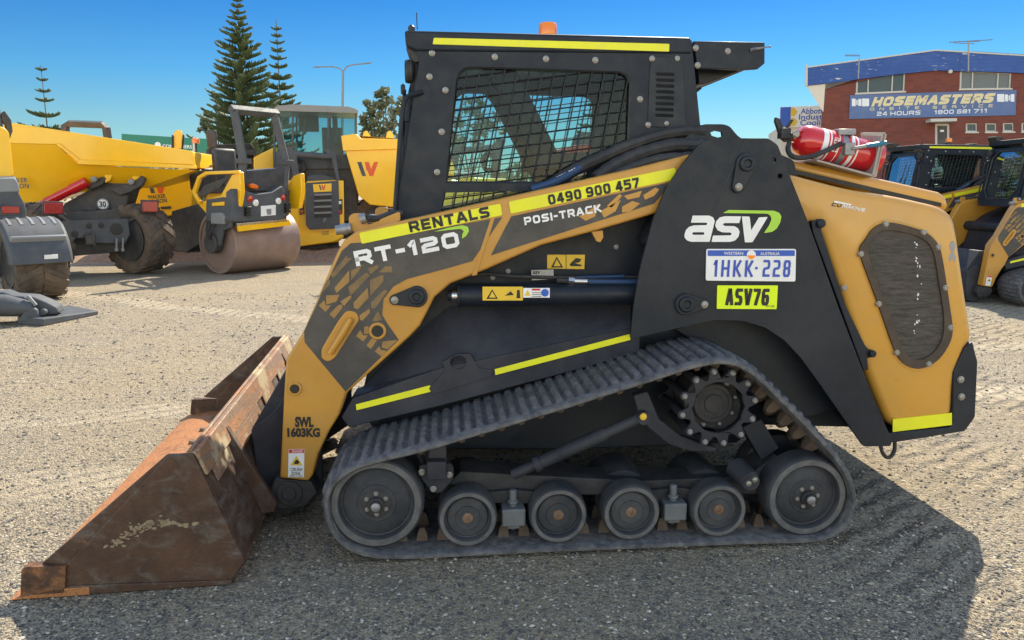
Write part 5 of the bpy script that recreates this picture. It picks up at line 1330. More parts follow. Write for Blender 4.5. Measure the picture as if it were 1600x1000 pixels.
# ---- caged loader behind the roller
t = T('skid_loader', Frame(ground(372, 398), 20), 'yellow skid steer loader with a black caged cab, standing behind the road roller', 'skid loader')
g = t.f
cg_ = MB()
cg_.prism(fillet(t.Y([(326, 232), (336, 226), (392, 225), (400, 236), (402, 262), (398, 268), (396, 240), (334, 240), (330, 268), (324, 268)], 0), .02, 2), (0, .08, 0))
cg_.prism(t.Y([(322, 234), (334, 225.5), (392, 224.5), (402, 238), (402, 242), (322, 240)], .0), (0, 1.5, 0)).prism([p + Vector((0, 1.4, 0)) for p in t.Y([(324, 240), (400, 240), (400, 330), (324, 330)], 0)], (0, .06, 0))
cg_.prism(t.Y([(322, 262), (402, 262), (402, 330), (322, 330)], .05), (0, 1.4, 0))
cb = cg_.build('cab', M['dark'], t.root, .015)
mb = MB()
for k in range(12): mb.tube([g.Y(331 + k * 5.6, 238, .03), g.Y(331 + k * 5.6, 264, .03)], .010, 4)
for k in range(5): mb.tube([g.Y(330, 241 + k * 5, .035), g.Y(397, 241 + k * 5, .035)], .010, 4)
mb.build('cab_mesh', M['ink'], cb)
mb = MB().prism(t.Y([(396, 246), (432, 228), (436, 238), (434, 330), (398, 330)], -.1), (0, 1.5, 0)); mb.build('lift_arm', M['yel'], t.root, .03)
t.py('body', [(322, 300), (434, 296), (434, 372), (322, 376)], .0, 1.6, 'yel', None, .04)
for x in (345, 412):
    for v_ in (.15, 1.45): tyre(t.root, (g.Y(x, 370, .1).x, v_, .42), .42, .3, (0, 1, 0), 14, .56)
MB().lathe(g.Y(306, 224, .6), [(.09, 0), (.09, .10), (.05, .13)], (0, 0, 1), 16).build('beacon', M['amber'], t.root)
MB().tube([g.Y(306, 224, .6), g.Y(308, 300, .6), g.Y(330, 310, .6)], .03, 6).build('beacon_post', M['dark'], t.root)

t.py('counter_hood', [(322, 268), (400, 266), (402, 300), (322, 302)], -.1, .4, 'dark')
# ---- red machine far behind, glimpsed through the loader's cab
t = T('telehandler', Frame(at_depth(915, 320, 24).xy.to_3d(), 10), 'small red machine glimpsed low through the loader cab window', 'telehandler')
g = t.f; M['dullred'] = mat('dull_red_paint', (.42, .035, .02), .5, 0, (.32, .03, .02), 3, .5)
t.py('body', [(880, 232), (902, 226), (950, 222), (954, 300), (880, 300)], 0, 1.8, 'dullred', None, .05)
t.py('side_band', [(884, 240), (948, 233), (948, 240), (884, 247)], -.03, .06, 'dark', None, .01)
t.py('cab', [(905, 228), (912, 206), (940, 204), (944, 226)], .3, 1.2, 'dark', None, .05)
for x in (896, 938):
    for v_ in (.1, 1.7): tyre(t.root, (g.Y(x, 320, 0).x, v_, .5), .5, .36, (0, 1, 0), 14, .56)
# ---- one more site dumper beyond the loader, seen through its cab
fr2 = Frame(at_depth(752, 330, 15.5).xy.to_3d(), -24)
o = copy_tree(SITE); o.location = fr2.o; o.rotation_euler = (0, 0, R(fr2.yaw + 180))
o['label'] = 'yellow site dumper seen through the window of the tracked loader'
# ---------------------------------------------------------------- brick building with signs, on the right
M['white2'] = mat('off_white_frame', (.48, .47, .43), .5, 0, (.52, .51, .48), 2, .5)
M['soffit'] = mat('pale_soffit_boards', (.62, .58, .50), .6, 0, (.54, .50, .43), 1, .5)
m = bpy.data.materials.new('red_face_brick'); t_, b_, N = nodes(m); co = objco(t_)
mp = t_.nodes.new('ShaderNodeMapping'); mp.inputs['Rotation'].default_value = (R(90), 0, 0); t_.links.new(co, mp.inputs[0])
br = t_.nodes.new('ShaderNodeTexBrick'); t_.links.new(mp.outputs[0], br.inputs[0])
br.inputs['Color1'].default_value = (.20, .050, .032, 1); br.inputs['Color2'].default_value = (.145, .036, .026, 1); br.inputs['Mortar'].default_value = (.13, .062, .048, 1)
br.inputs['Scale'].default_value = 1.0; br.inputs['Brick Width'].default_value = .46; br.inputs['Row Height'].default_value = .172; br.inputs['Mortar Size'].default_value = .016
cc = mixc(t_, ramp(t_, noise(t_, co, .8, 8, .7), [(.4, 0), (.75, .6)]), br.outputs['Color'], (.105, .036, .03))
t_.links.new(cc, b_.inputs['Base Color']); b_.inputs['Roughness'].default_value = .85; M['brick'] = m
m = bpy.data.materials.new('flaking_blue_fascia'); t_, b_, N = nodes(m); co = objco(t_)
cc = mixc(t_, ramp(t_, noise(t_, co, .7, 8, .7), [(.35, 0), (.7, 1)]), (.010, .058, .26), (.026, .10, .34))
sx = t_.nodes.new('ShaderNodeSeparateXYZ'); t_.links.new(co, sx.inputs[0])
mm = t_.nodes.new('ShaderNodeMath'); mm.operation = 'MULTIPLY'
t_.links.new(ramp(t_, noise(t_, scaled(t_, co, (1.2, 1, 5)), 2.2, 5, .62, .6), [(.64, 0), (.655, 1)]), mm.inputs[0])
t_.links.new(ramp(t_, noise(t_, scaled(t_, co, (.5, 1, 1)), .5, 2, .5), [(.44, 0), (.58, 1)]), mm.inputs[1])
cc = mixc(t_, mm.outputs[0], cc, (.60, .62, .62))
wv = t_.nodes.new('ShaderNodeTexWave'); wv.bands_direction = 'Z'; wv.inputs['Scale'].default_value = 1.6; t_.links.new(co, wv.inputs[0])
cc = mixc(t_, ramp(t_, wv.outputs['Fac'], [(.02, .45), (.12, 0)]), cc, (.012, .04, .18))
t_.links.new(cc, b_.inputs['Base Color']); b_.inputs['Roughness'].default_value = .6; M['fascia'] = m
m = bpy.data.materials.new('faded_blue_sign'); t_, b_, N = nodes(m); co = objco(t_)
cc = mixc(t_, ramp(t_, noise(t_, co, 1.2, 9, .7), [(.35, 0), (.7, 1)]), (.06, .115, .28), (.09, .15, .32))
t_.links.new(cc, b_.inputs['Base Color']); b_.inputs['Roughness'].default_value = .5; M['signblue'] = m
M['signgold'] = mat('faded_gold_letters', (.66, .58, .34), .55, 0, (.58, .50, .30), 3, .5)
M['signwhite'] = mat('sign_white_letters', (.70, .73, .76), .55)
m = bpy.data.materials.new('building_window_glass'); t_, b_, N = nodes(m)
b_.inputs['Base Color'].default_value = (.045, .070, .085, 1); b_.inputs['Roughness'].default_value = .15; b_.inputs['Specular IOR Level'].default_value = .22; M['pane'] = m
m = bpy.data.materials.new('blind_behind_glass'); t_, b_, N = nodes(m)
b_.inputs['Base Color'].default_value = (.13, .15, .16, 1); b_.inputs['Roughness'].default_value = .2; b_.inputs['Specular IOR Level'].default_value = .2; M['blind'] = m

bc_ = at_depth(1462, 297, 42)
t = T('brick_building', Frame((bc_.x, bc_.y), -13), 'red brick two storey building with a blue gabled fascia and a long blue sign', 'building')
BF = t.f; g = t.f
base = [g.Y(1288, 140, 0), g.Y(1462, 100, 0), g.Y(1640, 108, 0), g.Y(1900, 130, 0)]
wallp = [Vector((base[0].x, 0, 0))] + base + [Vector((base[-1].x, 0, 0))]
def rect(x0, y0, x1, y1): return [(x0, y0), (x1, y0), (x1, y1), (x0, y1)]
WINS = [[(1338, 123), (1415, 114), (1413.5, 142.5), (1337, 146)], [(1500, 111), (1581, 115), (1579.5, 138), (1499, 139)],
        rect(1509, 192.5, 1527, 206), rect(1539.5, 192.5, 1557, 206), rect(1567, 192, 1584, 205.5), rect(1596, 192, 1612, 205.5)]
DOOR = rect(1461, 193, 1484, 262)
wall = MB().prism(wallp, (0, .3, 0), [t.Y(w, 0) for w in WINS] + [t.Y(DOOR, 0)])
_sv = g.m @ (Vector((.45, .893, 0)) * 13)
_q = [Vector((base[0].x, .3, 0)), Vector((base[0].x + .3, .3, 0)), Vector((base[0].x + .3, .3, base[0].z)), Vector((base[0].x, .3, base[0].z))]
wall.prism(_q, _sv)
wl = wall.build('brick_wall', M['brick'], t.root)
for k, w in enumerate(WINS):
    q = t.Y(w, .06); c = sum(q, Vector()) / 4
    fw = .07
    qi = [p + (c - p).normalized() * fw * 1.4 for p in q]
    f = MB().prism(q, (0, .10, 0), [qi])
    if k < 2:
        for fx in (.25, .74):
            a, b = q[0].lerp(q[1], fx), q[3].lerp(q[2], fx); f.prism([a + Vector((-.03, -.01, 0)), a + Vector((.03, -.01, 0)), b + Vector((.03, -.01, 0)), b + Vector((-.03, -.01, 0))], (0, .1, 0))
    wf = f.build('window', M['white2'], t.root, .004)
    MB().sheet([p + Vector((0, .06, 0)) for p in q]).build('pane', M['blind'] if k == 1 else M['pane'], wf)
    MB().prism([q[3] + Vector((-.05, -.10, 0)), q[2] + Vector((.05, -.10, 0)), q[2] + Vector((.05, -.10, -.08)), q[3] + Vector((-.05, -.10, -.08))], (0, .12, 0)).build('sill', M['white2'], wf, .005)
q = t.Y(DOOR, .05); c = sum(q, Vector()) / 4
dq = [q[0] + Vector((.12, 0, -.12)), q[1] + Vector((-.12, 0, -.12)), q[2] + Vector((-.12, 0, .05)), q[3] + Vector((.12, 0, .05))]
d_ = MB().prism(q, (0, .15, 0), [dq]).build('door_frame', M['white2'], t.root, .005)
MB().prism([p + Vector((0, .05, 0)) for p in dq], (0, .05, 0)).build('door', M['dark'], d_)
t.py('door_notice', rect(1469, 203, 1475, 206), .095, .01, 'white', d_, 0)
t.py('door_awning', [(1454, 185.5), (1495.5, 184.5), (1495.5, 189.5), (1454, 190.5)], -.9, .9, 'white2', None, .02)
# fascia, roof and the splayed soffit at the left end
fa = [(1258.5, 105), (1385, 89), (1462, 78), (1530, 80.5), (1640, 87), (1900, 104), (1900, 140), (1640, 116), (1570, 113), (1462, 110), (1385, 118), (1320, 127), (1260, 134)]
SV = g.m @ (Vector((.45, .893, 0)) * 14)
FV = -.14
fs = MB().prism(t.Y(fa, FV), (0, .12, 0)).build('fascia', M['fascia'], t.root, .01)
le, ri = g.Y(1258.5, 105, FV), g.Y(1900, 104, FV); ap = g.Y(1462, 78, FV)
MB().prism([le + Vector((0, .1, .02)), ap + Vector((0, .1, .02)), ri + Vector((0, .1, .02)), ri + Vector((0, .1, -.10)), ap + Vector((0, .1, -.10)), le + Vector((0, .1, -.10))], SV).build('roof', M['dullsteel'], t.root)
MB().prism([p + Vector((0, -.03, 0)) for p in (le + Vector((0, 0, .02)), ap + Vector((0, 0, .02)), ri + Vector((0, 0, .02)), ri + Vector((0, 0, -.05)), ap + Vector((0, 0, -.05)), le + Vector((0, 0, -.05)))], (0, .1, 0)).build('roof_edge', M['white2'], t.root)
p0, p1, wb = g.Y(1260, 134, FV + .1), g.Y(1289.5, 131, FV + .1), g.Y(1286.5, 176, .0)
MB().prism([p0, p1, wb], SV * .95).build('soffit', M['soffit'], t.root, .01)
t.py('fascia_end', [(1258.5, 97), (1262, 104), (1262, 135), (1258, 134)], FV - .02, .16, 'white2', None, .0)
# the long sign
sgn = t.py('sign_board', [(1328.5, 148.5), (1588.5, 140.5), (1587, 180), (1326.5, 186)], -.06, .05, 'signblue', None, .005)
def sw(body, a, b, h, m_, w=.24, shear=0, gap=.22, v=-.066):
    p0, p1, p2 = g.Y(*a, v), g.Y(*b, v), g.Y(a[0], a[1] - h, v)
    return blocktext(MB(), body, p0, p1, Vector((0, 0, (p2 - p0).length)), w, 1, gap, shear, (0, -1, 0)).build('lettering', M[m_], sgn)
sw('HOSEMASTERS', (1361, 166.5), (1550, 160.5), 14.5, 'signgold', .30, .30, .14)
sw('ONSITE', (1359, 172.8), (1436, 170.3), 4.4, 'signgold', .22, 0, 1.2)
sw('SERVICE', (1457, 170), (1551, 167.3), 4.4, 'signgold', .22, 0, 1.2)
sw('24', (1370, 181), (1386, 180.6), 6.3, 'signwhite', .2); sw('HOURS', (1391, 180.5), (1438, 179), 6.3, 'signwhite', .2)
sw('1800', (1460, 178.5), (1490, 177.6), 6.3, 'signwhite', .2); sw('681', (1495, 177.5), (1516, 176.8), 6.3, 'signwhite', .2); sw('711', (1521, 176.8), (1542, 176), 6.3, 'signwhite', .2)
for x0, dirn, y in ((1331, 1, 160), (1585, -1, 153)):
    mb = MB()
    for a, b, h in ((0, 6, 6), (7, 9, 4), (10, 15, 5.5), (16, 27, 6.2)):
        mb.prism(t.Y([(x0 + a * dirn, y - h), (x0 + b * dirn, y - h * .95), (x0 + b * dirn, y + h * .95), (x0 + a * dirn, y + h)], -.064), (0, .003, 0))
    mb.build('hose_fitting_emblem', M['signwhite'], sgn)
MB().lathe(g.Y(1484.5, 112, -.12), [(.10, -.1), (.10, .1)], (0, -1, 0), 12).build('floodlight', M['white2'], t.root)
mb = MB(); a = g.Y(1513, 112, -1.0); b = g.Y(1513.5, 64, -1.0); mb.tube([a, b], .035, 6)
for k, (x0, y0, x1, y1) in enumerate(((1483, 66, 1551, 62), (1497, 65, 1530, 64.5), (1490, 67, 1522, 68))): mb.tube([g.Y(x0, y0, -1.0 - .3 * k), g.Y(x1, y1, -1.0 + .3 * k)], .022, 5)
mb.build('roof_aerial', M['dullsteel'], t.root)
mb = MB(); mb.tube([g.Y(1341, 123, -1.0), g.Y(1343, 85, -1.0)], .03, 6).tube([g.Y(1320, 86.5, -1.0), g.Y(1344, 87, -1.0)], .022, 5)
for k in range(7): mb.tube([g.Y(1322 + k * 3, 84, -1.0), g.Y(1322 + k * 3, 89, -1.0)], .016, 4)
mb.build('roof_aerial', M['dullsteel'], t.root)
t.py('stair_landing', [(1450, 262), (1500, 262), (1500, 268), (1450, 268)], -1.2, 1.2, 'lgrey')
mb = MB()
lz = g.Y(1450, 262, 0); n_ = 12
for k in range(n_): mb.bx(lz.x - .28 * (k + 1), lz.x - .28 * k, -1.15, -.05, 0, max(.1, lz.z - .2 * (k + 1)))
mb.build('stairs', M['lgrey'], t.root)
# neighbouring shed with its cooling company sign
bs_ = at_depth(1240, 297, 50)
t = T('metal_shed', Frame((bs_.x, bs_.y), -13), 'low pale shed carrying a white, blue and yellow company sign, left of the brick building', 'shed')
g2 = t.f
t.py('wall', [(1221, 196), (1300, 194), (1300, 330), (1221, 330)], .1, 8, 'soffit', None, 0)
sb = t.py('sign_board', [(1219, 167), (1320, 163.5), (1320, 197), (1218, 199)], -.1, .15, 'white', None, .005)
t.py('sign_blue', [(1219.5, 167.5), (1236, 167), (1235, 198), (1218.5, 198.5)], -.112, .01, 'stblue', sb, 0)
for y in (168.5, 184): t.py('sign_hexagon', [(1236, y), (1241, y), (1246, y + 6), (1241, y + 13), (1235, y + 13)], -.118, .012, 'sticker', sb, 0)
p2 = lambda a, b, s, h, : lettering(MB(), s, g2.Y(*a, -.116), g2.Y(*b, -.116), Vector((0, 0, (g2.Y(a[0], a[1] - h, -.116) - g2.Y(*a, -.116)).length)), .012).build('lettering', M['stblue'], sb)
p2((1251, 178), (1290, 177), 'Abbotts', 8.5); p2((1248, 187), (1303, 186), 'Industrial', 8.5); p2((1250, 196), (1296, 195), 'Cooling', 8.5)

# ---------------------------------------------------------------- two more loaders of the same kind, parked behind on the right
skip_ = ('bucket', 'number_plate', 'fleet_plate', 'swoosh', 'lettering', 'extinguisher_tray', 'paint_chip', 'torn_label')
for Y_, px_, yaw_, lab in ((11.25, 1638, 0, 'tan and black track loader without a bucket, rightmost and cut off by the photo edge'),
                         (12.9, 1464, 5, 'track loader between the red extinguisher and the rightmost loader, yellow roof strip')):
    o = copy_tree(loader, None, skip_)
    w = at_depth(px_, 400, Y_); o.location = (w.x, w.y, 0); o.rotation_euler = (0, 0, R(yaw_)); o['label'] = lab
    o['group'] = 'track loaders parked behind'
# ---------------------------------------------------------------- ground, stones, planting, far things
m = bpy.data.materials.new('gravel'); t_, b_, N = nodes(m); co = objco(t_)
def vor(scale, out='Color', rnd_=1.0):
    v = t_.nodes.new('ShaderNodeTexVoronoi'); v.inputs['Scale'].default_value = scale; v.inputs['Randomness'].default_value = rnd_
    t_.links.new(co, v.inputs['Vector']); return v
v1, v2 = vor(88), vor(210)
def val(sock):
    s = t_.nodes.new('ShaderNodeSeparateColor'); t_.links.new(sock, s.inputs[0]); return s.outputs[0]
patch = ramp(t_, noise(t_, co, .55, 7, .62, .3), [(.40, 0), (.64, 1)])
sand = mixc(t_, ramp(t_, noise(t_, co, 320, 3, .7), [(.3, 0), (.7, 1)]), (.38, .285, .165), (.56, .435, .265))
c1 = ramp(t_, val(v1.outputs['Color']), [(0, (.04, .04, .045)), (.26, (.10, .096, .094)), (.38, (.35, .275, .175)), (.72, (.57, .46, .305)), (1, (.74, .65, .50))])
c2 = ramp(t_, val(v2.outputs['Color']), [(0, (.06, .06, .062)), (.28, (.17, .15, .125)), (.45, (.38, .31, .22)), (1, (.62, .52, .37))])
c = mixc(t_, ramp(t_, noise(t_, co, 34, 4, .6), [(.40, 0), (.60, 1)]), c1, c2)
pm = t_.nodes.new('ShaderNodeMath'); pm.operation = 'MULTIPLY'; pm.inputs[1].default_value = .60; t_.links.new(patch, pm.inputs[0])
c = mixc(t_, pm.outputs[0], c, sand)
clump = noise(t_, co, 19, 6, .7)
c = mixc(t_, ramp(t_, clump, [(.53, 0), (.66, .60)]), c, (.095, .092, .090))
c = mixc(t_, ramp(t_, clump, [(.30, .35), (.44, 0)]), c, (.60, .50, .34))
c = mixc(t_, ramp(t_, noise(t_, co, .23, 5, .6), [(.35, 0), (.7, .40)]), c, (.30, .265, .215))
c = mixc(t_, ramp(t_, noise(t_, scaled(t_, co, (.30, 1, 1)), 2.4, 6, .65), [(.52, 0), (.70, .55)]), c, (.25, .215, .17))
t_.links.new(c, b_.inputs['Base Color']); b_.inputs['Roughness'].default_value = .92; b_.inputs['Specular IOR Level'].default_value = .25
def math_(op, a, b=None, c_=None):
    n = t_.nodes.new('ShaderNodeMath'); n.operation = op
    for i, x in enumerate((a, b, c_)):
        if isinstance(x, bpy.types.NodeSocket): t_.links.new(x, n.inputs[i])
        elif x is not None: n.inputs[i].default_value = x
    return n.outputs[0]
# ridges pressed by tracks, in patches on the right of the yard
def ridges(rot, sc, dist):
    mp = t_.nodes.new('ShaderNodeMapping'); mp.inputs['Rotation'].default_value = (0, 0, R(rot)); t_.links.new(co, mp.inputs[0])
    w = t_.nodes.new('ShaderNodeTexWave'); w.inputs['Scale'].default_value = sc; w.inputs['Distortion'].default_value = dist; w.inputs['Detail'].default_value = 4; w.inputs['Detail Scale'].default_value = 2.0
    t_.links.new(mp.outputs[0], w.inputs[0]); return w.outputs['Fac']
sx_ = t_.nodes.new('ShaderNodeSeparateXYZ'); t_.links.new(co, sx_.inputs[0])
mr = t_.nodes.new('ShaderNodeMapRange'); mr.inputs['From Min'].default_value = .9; mr.inputs['From Max'].default_value = 1.8; t_.links.new(sx_.outputs[0], mr.inputs['Value'])
mk = math_('MULTIPLY', mr.outputs[0], ramp(t_, noise(t_, scaled(t_, co, (1.3, .6, 1)), .9, 3, .55), [(.40, 0), (.56, 1)]))
rd = math_('MULTIPLY', ridges(52, 2.5, 3.0), mk)
h = math_('MULTIPLY_ADD', v1.outputs['Distance'], -1.0, 1.0)
h = math_('MULTIPLY_ADD', noise(t_, co, 180, 4, .7), .6, h)
h = math_('MULTIPLY_ADD', clump, 2.6, h)
h = math_('MULTIPLY_ADD', noise(t_, co, 6, 4, .6), 2.2, h)
h = math_('MULTIPLY_ADD', rd, 4.2, h)
# two pairs of wheel tracks rolled across the yard: packed, paler, with faint lug prints
for an_, off_, wd_ in ((17, 4.35, .20), (17, 5.75, .20), (-28, 6.9, .22)):
    q_ = math_('ADD', math_('ADD', math_('MULTIPLY', sx_.outputs[0], -math.sin(R(an_))), math_('MULTIPLY', sx_.outputs[1], math.cos(R(an_)))), math_('MULTIPLY', noise(t_, co, .35, 2, .5), .9))
    dq_ = math_('ABSOLUTE', math_('SUBTRACT', q_, off_ + .45))
    m1 = t_.nodes.new('ShaderNodeMapRange'); m1.interpolation_type = 'SMOOTHSTEP'; m1.inputs['From Min'].default_value = wd_ * 1.25; m1.inputs['From Max'].default_value = wd_ * .7; t_.links.new(dq_, m1.inputs['Value'])
    m1 = math_('MULTIPLY', m1.outputs[0], ramp(t_, noise(t_, co, .8, 4, .6), [(.34, 0), (.55, 1)]))
    h = math_('MULTIPLY_ADD', math_('MULTIPLY', ridges(an_ + 35, 2.1, 1.0), m1), 2.6, h)
    c = mixc(t_, math_('MULTIPLY', m1, .42), c, (.60, .50, .355))
t_.links.new(c, b_.inputs['Base Color'])
bumpn(t_, h, 1.0, .016, b_)
me = bpy.data.meshes.new('ground'); me.from_pydata([(-1200, -60, 0), (1200, -60, 0), (1200, 2200, 0), (-1200, 2200, 0)], [], [(0, 1, 2, 3)])
o = bpy.data.objects.new('ground', me); COL.objects.link(o); tag(o, kind='structure'); me.materials.append(m)

# loose stones lying on the gravel, every one its own little rock
m = bpy.data.materials.new('loose_stone'); t_, b_, N = nodes(m)
ge = t_.nodes.new('ShaderNodeNewGeometry')
t_.links.new(ramp(t_, ge.outputs['Random Per Island'], [(0, (.05, .05, .055)), (.35, (.12, .115, .11)), (.65, (.27, .235, .185)), (.9, (.40, .345, .26)), (1, (.52, .47, .40))]), b_.inputs['Base Color']); b_.inputs['Roughness'].default_value = .9
iv = [Vector(p) for p in ((1, .2, .1), (.3, 1, -.1), (-.8, .7, .1), (-.9, -.5, 0), (.1, -1, .1), (.8, -.6, -.1), (.1, .05, .9), (-.3, .1, -.8))]
ifc = [[i, (i + 1) % 6, 6] for i in range(6)] + [[(i + 1) % 6, i, 7] for i in range(6)]
vs, fs = [], []
for k in range(42000):
    Y_ = 2.2 + 9.5 * rnd.random() ** 2.4; X_ = (rnd.random() - .5) * 1.5 * (Y_ + .5)
    s_ = .0024 + .0062 * rnd.random() ** 2.4 + (.005 if rnd.random() < .004 else 0)
    s_ *= (1 + .10 * (Y_ - 2.2))
    an = rnd.random() * 6.28; ca, sa = math.cos(an), math.sin(an); ax_, ay_, az_ = s_ * (.8 + rnd.random() * .8), s_ * (.7 + rnd.random() * .5), s_ * (.45 + rnd.random() * .4)
    b0 = len(vs)
    for p in iv:
        j = .8 + rnd.random() * .4; x, y, z = p.x * ax_ * j, p.y * ay_ * j, p.z * az_ * j
        vs.append((X_ + x * ca - y * sa, Y_ + x * sa + y * ca, z + az_ * .45))
    fs += [[b0 + i for i in f] for f in ifc]
me = bpy.data.meshes.new('loose_stones'); me.from_pydata(vs, [], fs); me.materials.append(m)
o = bpy.data.objects.new('loose_stones', me); COL.objects.link(o); tag(o, kind='stuff')

# wood chip bed along the back of the yard, low scrub on the horizon
M['mulch'] = mat('wood_chip_mulch', (.16, .085, .05), .95, 0, (.30, .19, .12), 14, 1, (.40, .30, .2), .5, 9, .8, 30)
vs, fs = [], []; nx, ny = 90, 10
for j in range(ny + 1):
    for i in range(nx + 1):
        e = math.sin(math.pi * j / ny) ** .6
        vs.append((-17 + i * .2, 16.6 + j * .42, -.02 + e * (.16 + .09 * rnd.random())))
for j in range(ny):
    for i in range(nx): a = j * (nx + 1) + i; fs.append((a, a + 1, a + nx + 2, a + nx + 1))
me = bpy.data.meshes.new('mulch_bed'); me.from_pydata(vs, [], fs); me.materials.append(M['mulch'])
o = bpy.data.objects.new('mulch_bed', me); COL.objects.link(o); tag(o, kind='stuff')

def leafmat(name, a, b2, trans=.25):
    m = bpy.data.materials.new(name); t_, b_, N = nodes(m); ge = t_.nodes.new('ShaderNodeNewGeometry')
    t_.links.new(mixc(t_, ge.outputs['Random Per Island'], a, b2), b_.inputs['Base Color']); b_.inputs['Roughness'].default_value = .6
    tl = t_.nodes.new('ShaderNodeBsdfTranslucent'); tl.inputs[0].default_value = c4([x * 1.3 for x in b2]); mx = t_.nodes.new('ShaderNodeMixShader'); mx.inputs[0].default_value = trans
    t_.links.new(b_.outputs[0], mx.inputs[1]); t_.links.new(tl.outputs[0], mx.inputs[2]); t_.links.new(mx.outputs[0], t_.nodes['Material Output'].inputs[0]); return m
M['needle'] = leafmat('pine_foliage', (.075, .115, .060), (.160, .205, .095), .35)
M['gum'] = leafmat('gum_leaves', (.085, .105, .055), (.17, .185, .105), .35)
M['bark'] = mat('grey_brown_bark', (.13, .10, .075), .9, 0, (.20, .165, .13), 3, .8, bump=.4, bs=8)

def pine(base, h, hw, tier, label, seed, first=.12):
    """a tall whorled conifer: level tiers of upswept plumes with sky between them"""
    r = random.Random(seed); fr = Frame((base.x, base.y), r.random() * 60)
    root = empty('pine_tree', fr, label, 'tree', 'pine trees beyond the yard')
    mb = MB(); mb.tube([(0, 0, h * k / 8) for k in range(9)], [max(.03, h * .011 * (1 - k / 8.3)) for k in range(9)], 8); mb.build('trunk', M['bark'], root)
    cr = MB(); z = h * first; k = 0
    while z < h * .985:
        f = (z / h); ln = hw * min(1, (1 - f) * 1.28 + .02) * (.92 + .16 * r.random())
        n = 6 if f < .8 else 5; a0 = r.random() * 6.28
        for i in range(n):
            a = a0 + 2 * math.pi * i / n + (r.random() - .5) * .35; L_ = max(.35, ln * (.72 + .40 * r.random())); d = Vector((math.cos(a), math.sin(a), 0)); sd = Vector((-d.y, d.x, 0))
            P_ = lambda s: Vector((0, 0, z)) + d * (L_ * s) + Vector((0, 0, L_ * (.30 * s * s - .04 * s) + .02))
            cr.tube([P_(0), P_(.35), P_(.7), P_(1)], [.055, .045, .035, .02], 4)
            m_ = max(7, int(L_ * 10))
            for q in range(m_):
                s_ = .16 + .84 * (q + r.random() * .5) / m_; p = P_(s_); tl = max(.16, min(.62, L_ * .42) * (1.08 - s_ * .62)) * (.8 + .4 * r.random())
                for sg in (-1, 1):
                    e = (d * (.55 + .2 * r.random()) + sd * sg * (.75 - .25 * s_) + Vector((0, 0, .40 + .35 * r.random()))).normalized()
                    cr.tube([p, p + e * tl * .5 + Vector((0, 0, .02)), p + e * tl + Vector((0, 0, .08 * tl))], [.046, .062, .014], 4)
        z += .8 * tier * (.85 + .3 * r.random()) * (1 if f < .75 else .75); k += 1
    cr.tube([(0, 0, h * .97), (0, 0, h * 1.02)], [.05, .01], 4)
    cr.build('crown', M['needle'], root, angle=80)
def gz(x, Y_): w = at_depth(x, 297, Y_); return w
b0 = gz(388, 52); pine(b0, at_depth(378, -8, 52).z, 3.9, .60, 'tallest whorled pine tree rising behind the road roller', 3)
b0 = gz(445, 60); pine(b0, at_depth(438, 32, 60).z, 2.7, .95, 'slimmer pine tree with open tiers right of the tallest pine', 5)
b0 = gz(84, 62); pine(b0, at_depth(75, 106, 62).z, 2.9, 1.35, 'small sparse pine tree poking up behind the dumper skip', 9, .2)

b0 = gz(921, 75); pine(b0, at_depth(921, 128, 75).z, 2.4, 1.1, 'pine tree seen through the middle of the loader cab window', 12, .2)
b0 = gz(972, 80); pine(b0, at_depth(972, 150, 80).z, 2.2, 1.1, 'pine tree seen through the rear of the loader cab window', 14, .2)
def leafy(name, base, h, blobs, n, size, label, seed, trunk=True, mat_='gum'):
    r = random.Random(seed); fr = Frame((base.x, base.y), 0)
    root = empty(name, fr, label, 'tree', 'gum trees beyond the yard')
    tk = MB(); ct = sum((Vector(b_[:3]) for b_ in blobs), Vector()) / len(blobs)
    tk.tube([(0, 0, 0), (ct.x * .3, 0, h * .25), (ct.x * .6, 0, h * .5)], [h * .028, h * .022, h * .016], 8)
    for b_ in blobs: tk.tube([(ct.x * .4, 0, h * .35), Vector((ct.x * .5, 0, h * .45)).lerp(Vector(b_[:3]), .5), Vector(b_[:3]) + Vector((0, 0, b_[3] * .4))], [h * .014, h * .009, .02], 5)
    tk.build('trunk', M['bark'], root)
    cr = MB()
    for b_ in blobs:
        c = Vector(b_[:3]); R_ = b_[3]
        cl = [c + Vector((r.gauss(0, 1), r.gauss(0, 1), r.gauss(0, .8))).normalized() * R_ * (.35 + .65 * r.random()) for _ in range(max(4, int(n / 26)))]
        for q in cl:
            for _ in range(26):
                p = q + Vector((r.gauss(0, .28), r.gauss(0, .28), r.gauss(0, .22))) * R_ * .62
                s_ = size * (.6 + .8 * r.random()); a = Vector((r.gauss(0, 1), r.gauss(0, 1), r.gauss(0, 1) - .5)).normalized(); b2 = a.orthogonal().normalized() * s_ * .30
                cr.add([p - a * s_ * .5, p + b2, p + a * s_ * .5, p - b2], [(0, 1, 2, 3)])
    cr.build('crown', M[mat_], root)
def blobs_px(pts, Y_, bx):
    out = []
    for x, y, rpx, dy in pts: w = at_depth(x, y, Y_ + dy); out.append((w.x - bx.x, dy, w.z, rpx / FPX * Y_))
    return out
b0 = gz(606, 46); leafy('gum_tree', b0, 6.3, blobs_px([(602, 156, 16, 0), (583, 172, 16, .8), (622, 168, 18, -.6), (575, 192, 14, 0), (605, 195, 20, .6), (634, 190, 16, 1.2), (596, 146, 9, 0), (612, 216, 22, 0), (580, 215, 16, 0), (645, 165, 14, 1)], 46, b0), 300, .28, 'loose grey green gum tree left of the loader cab', 21)
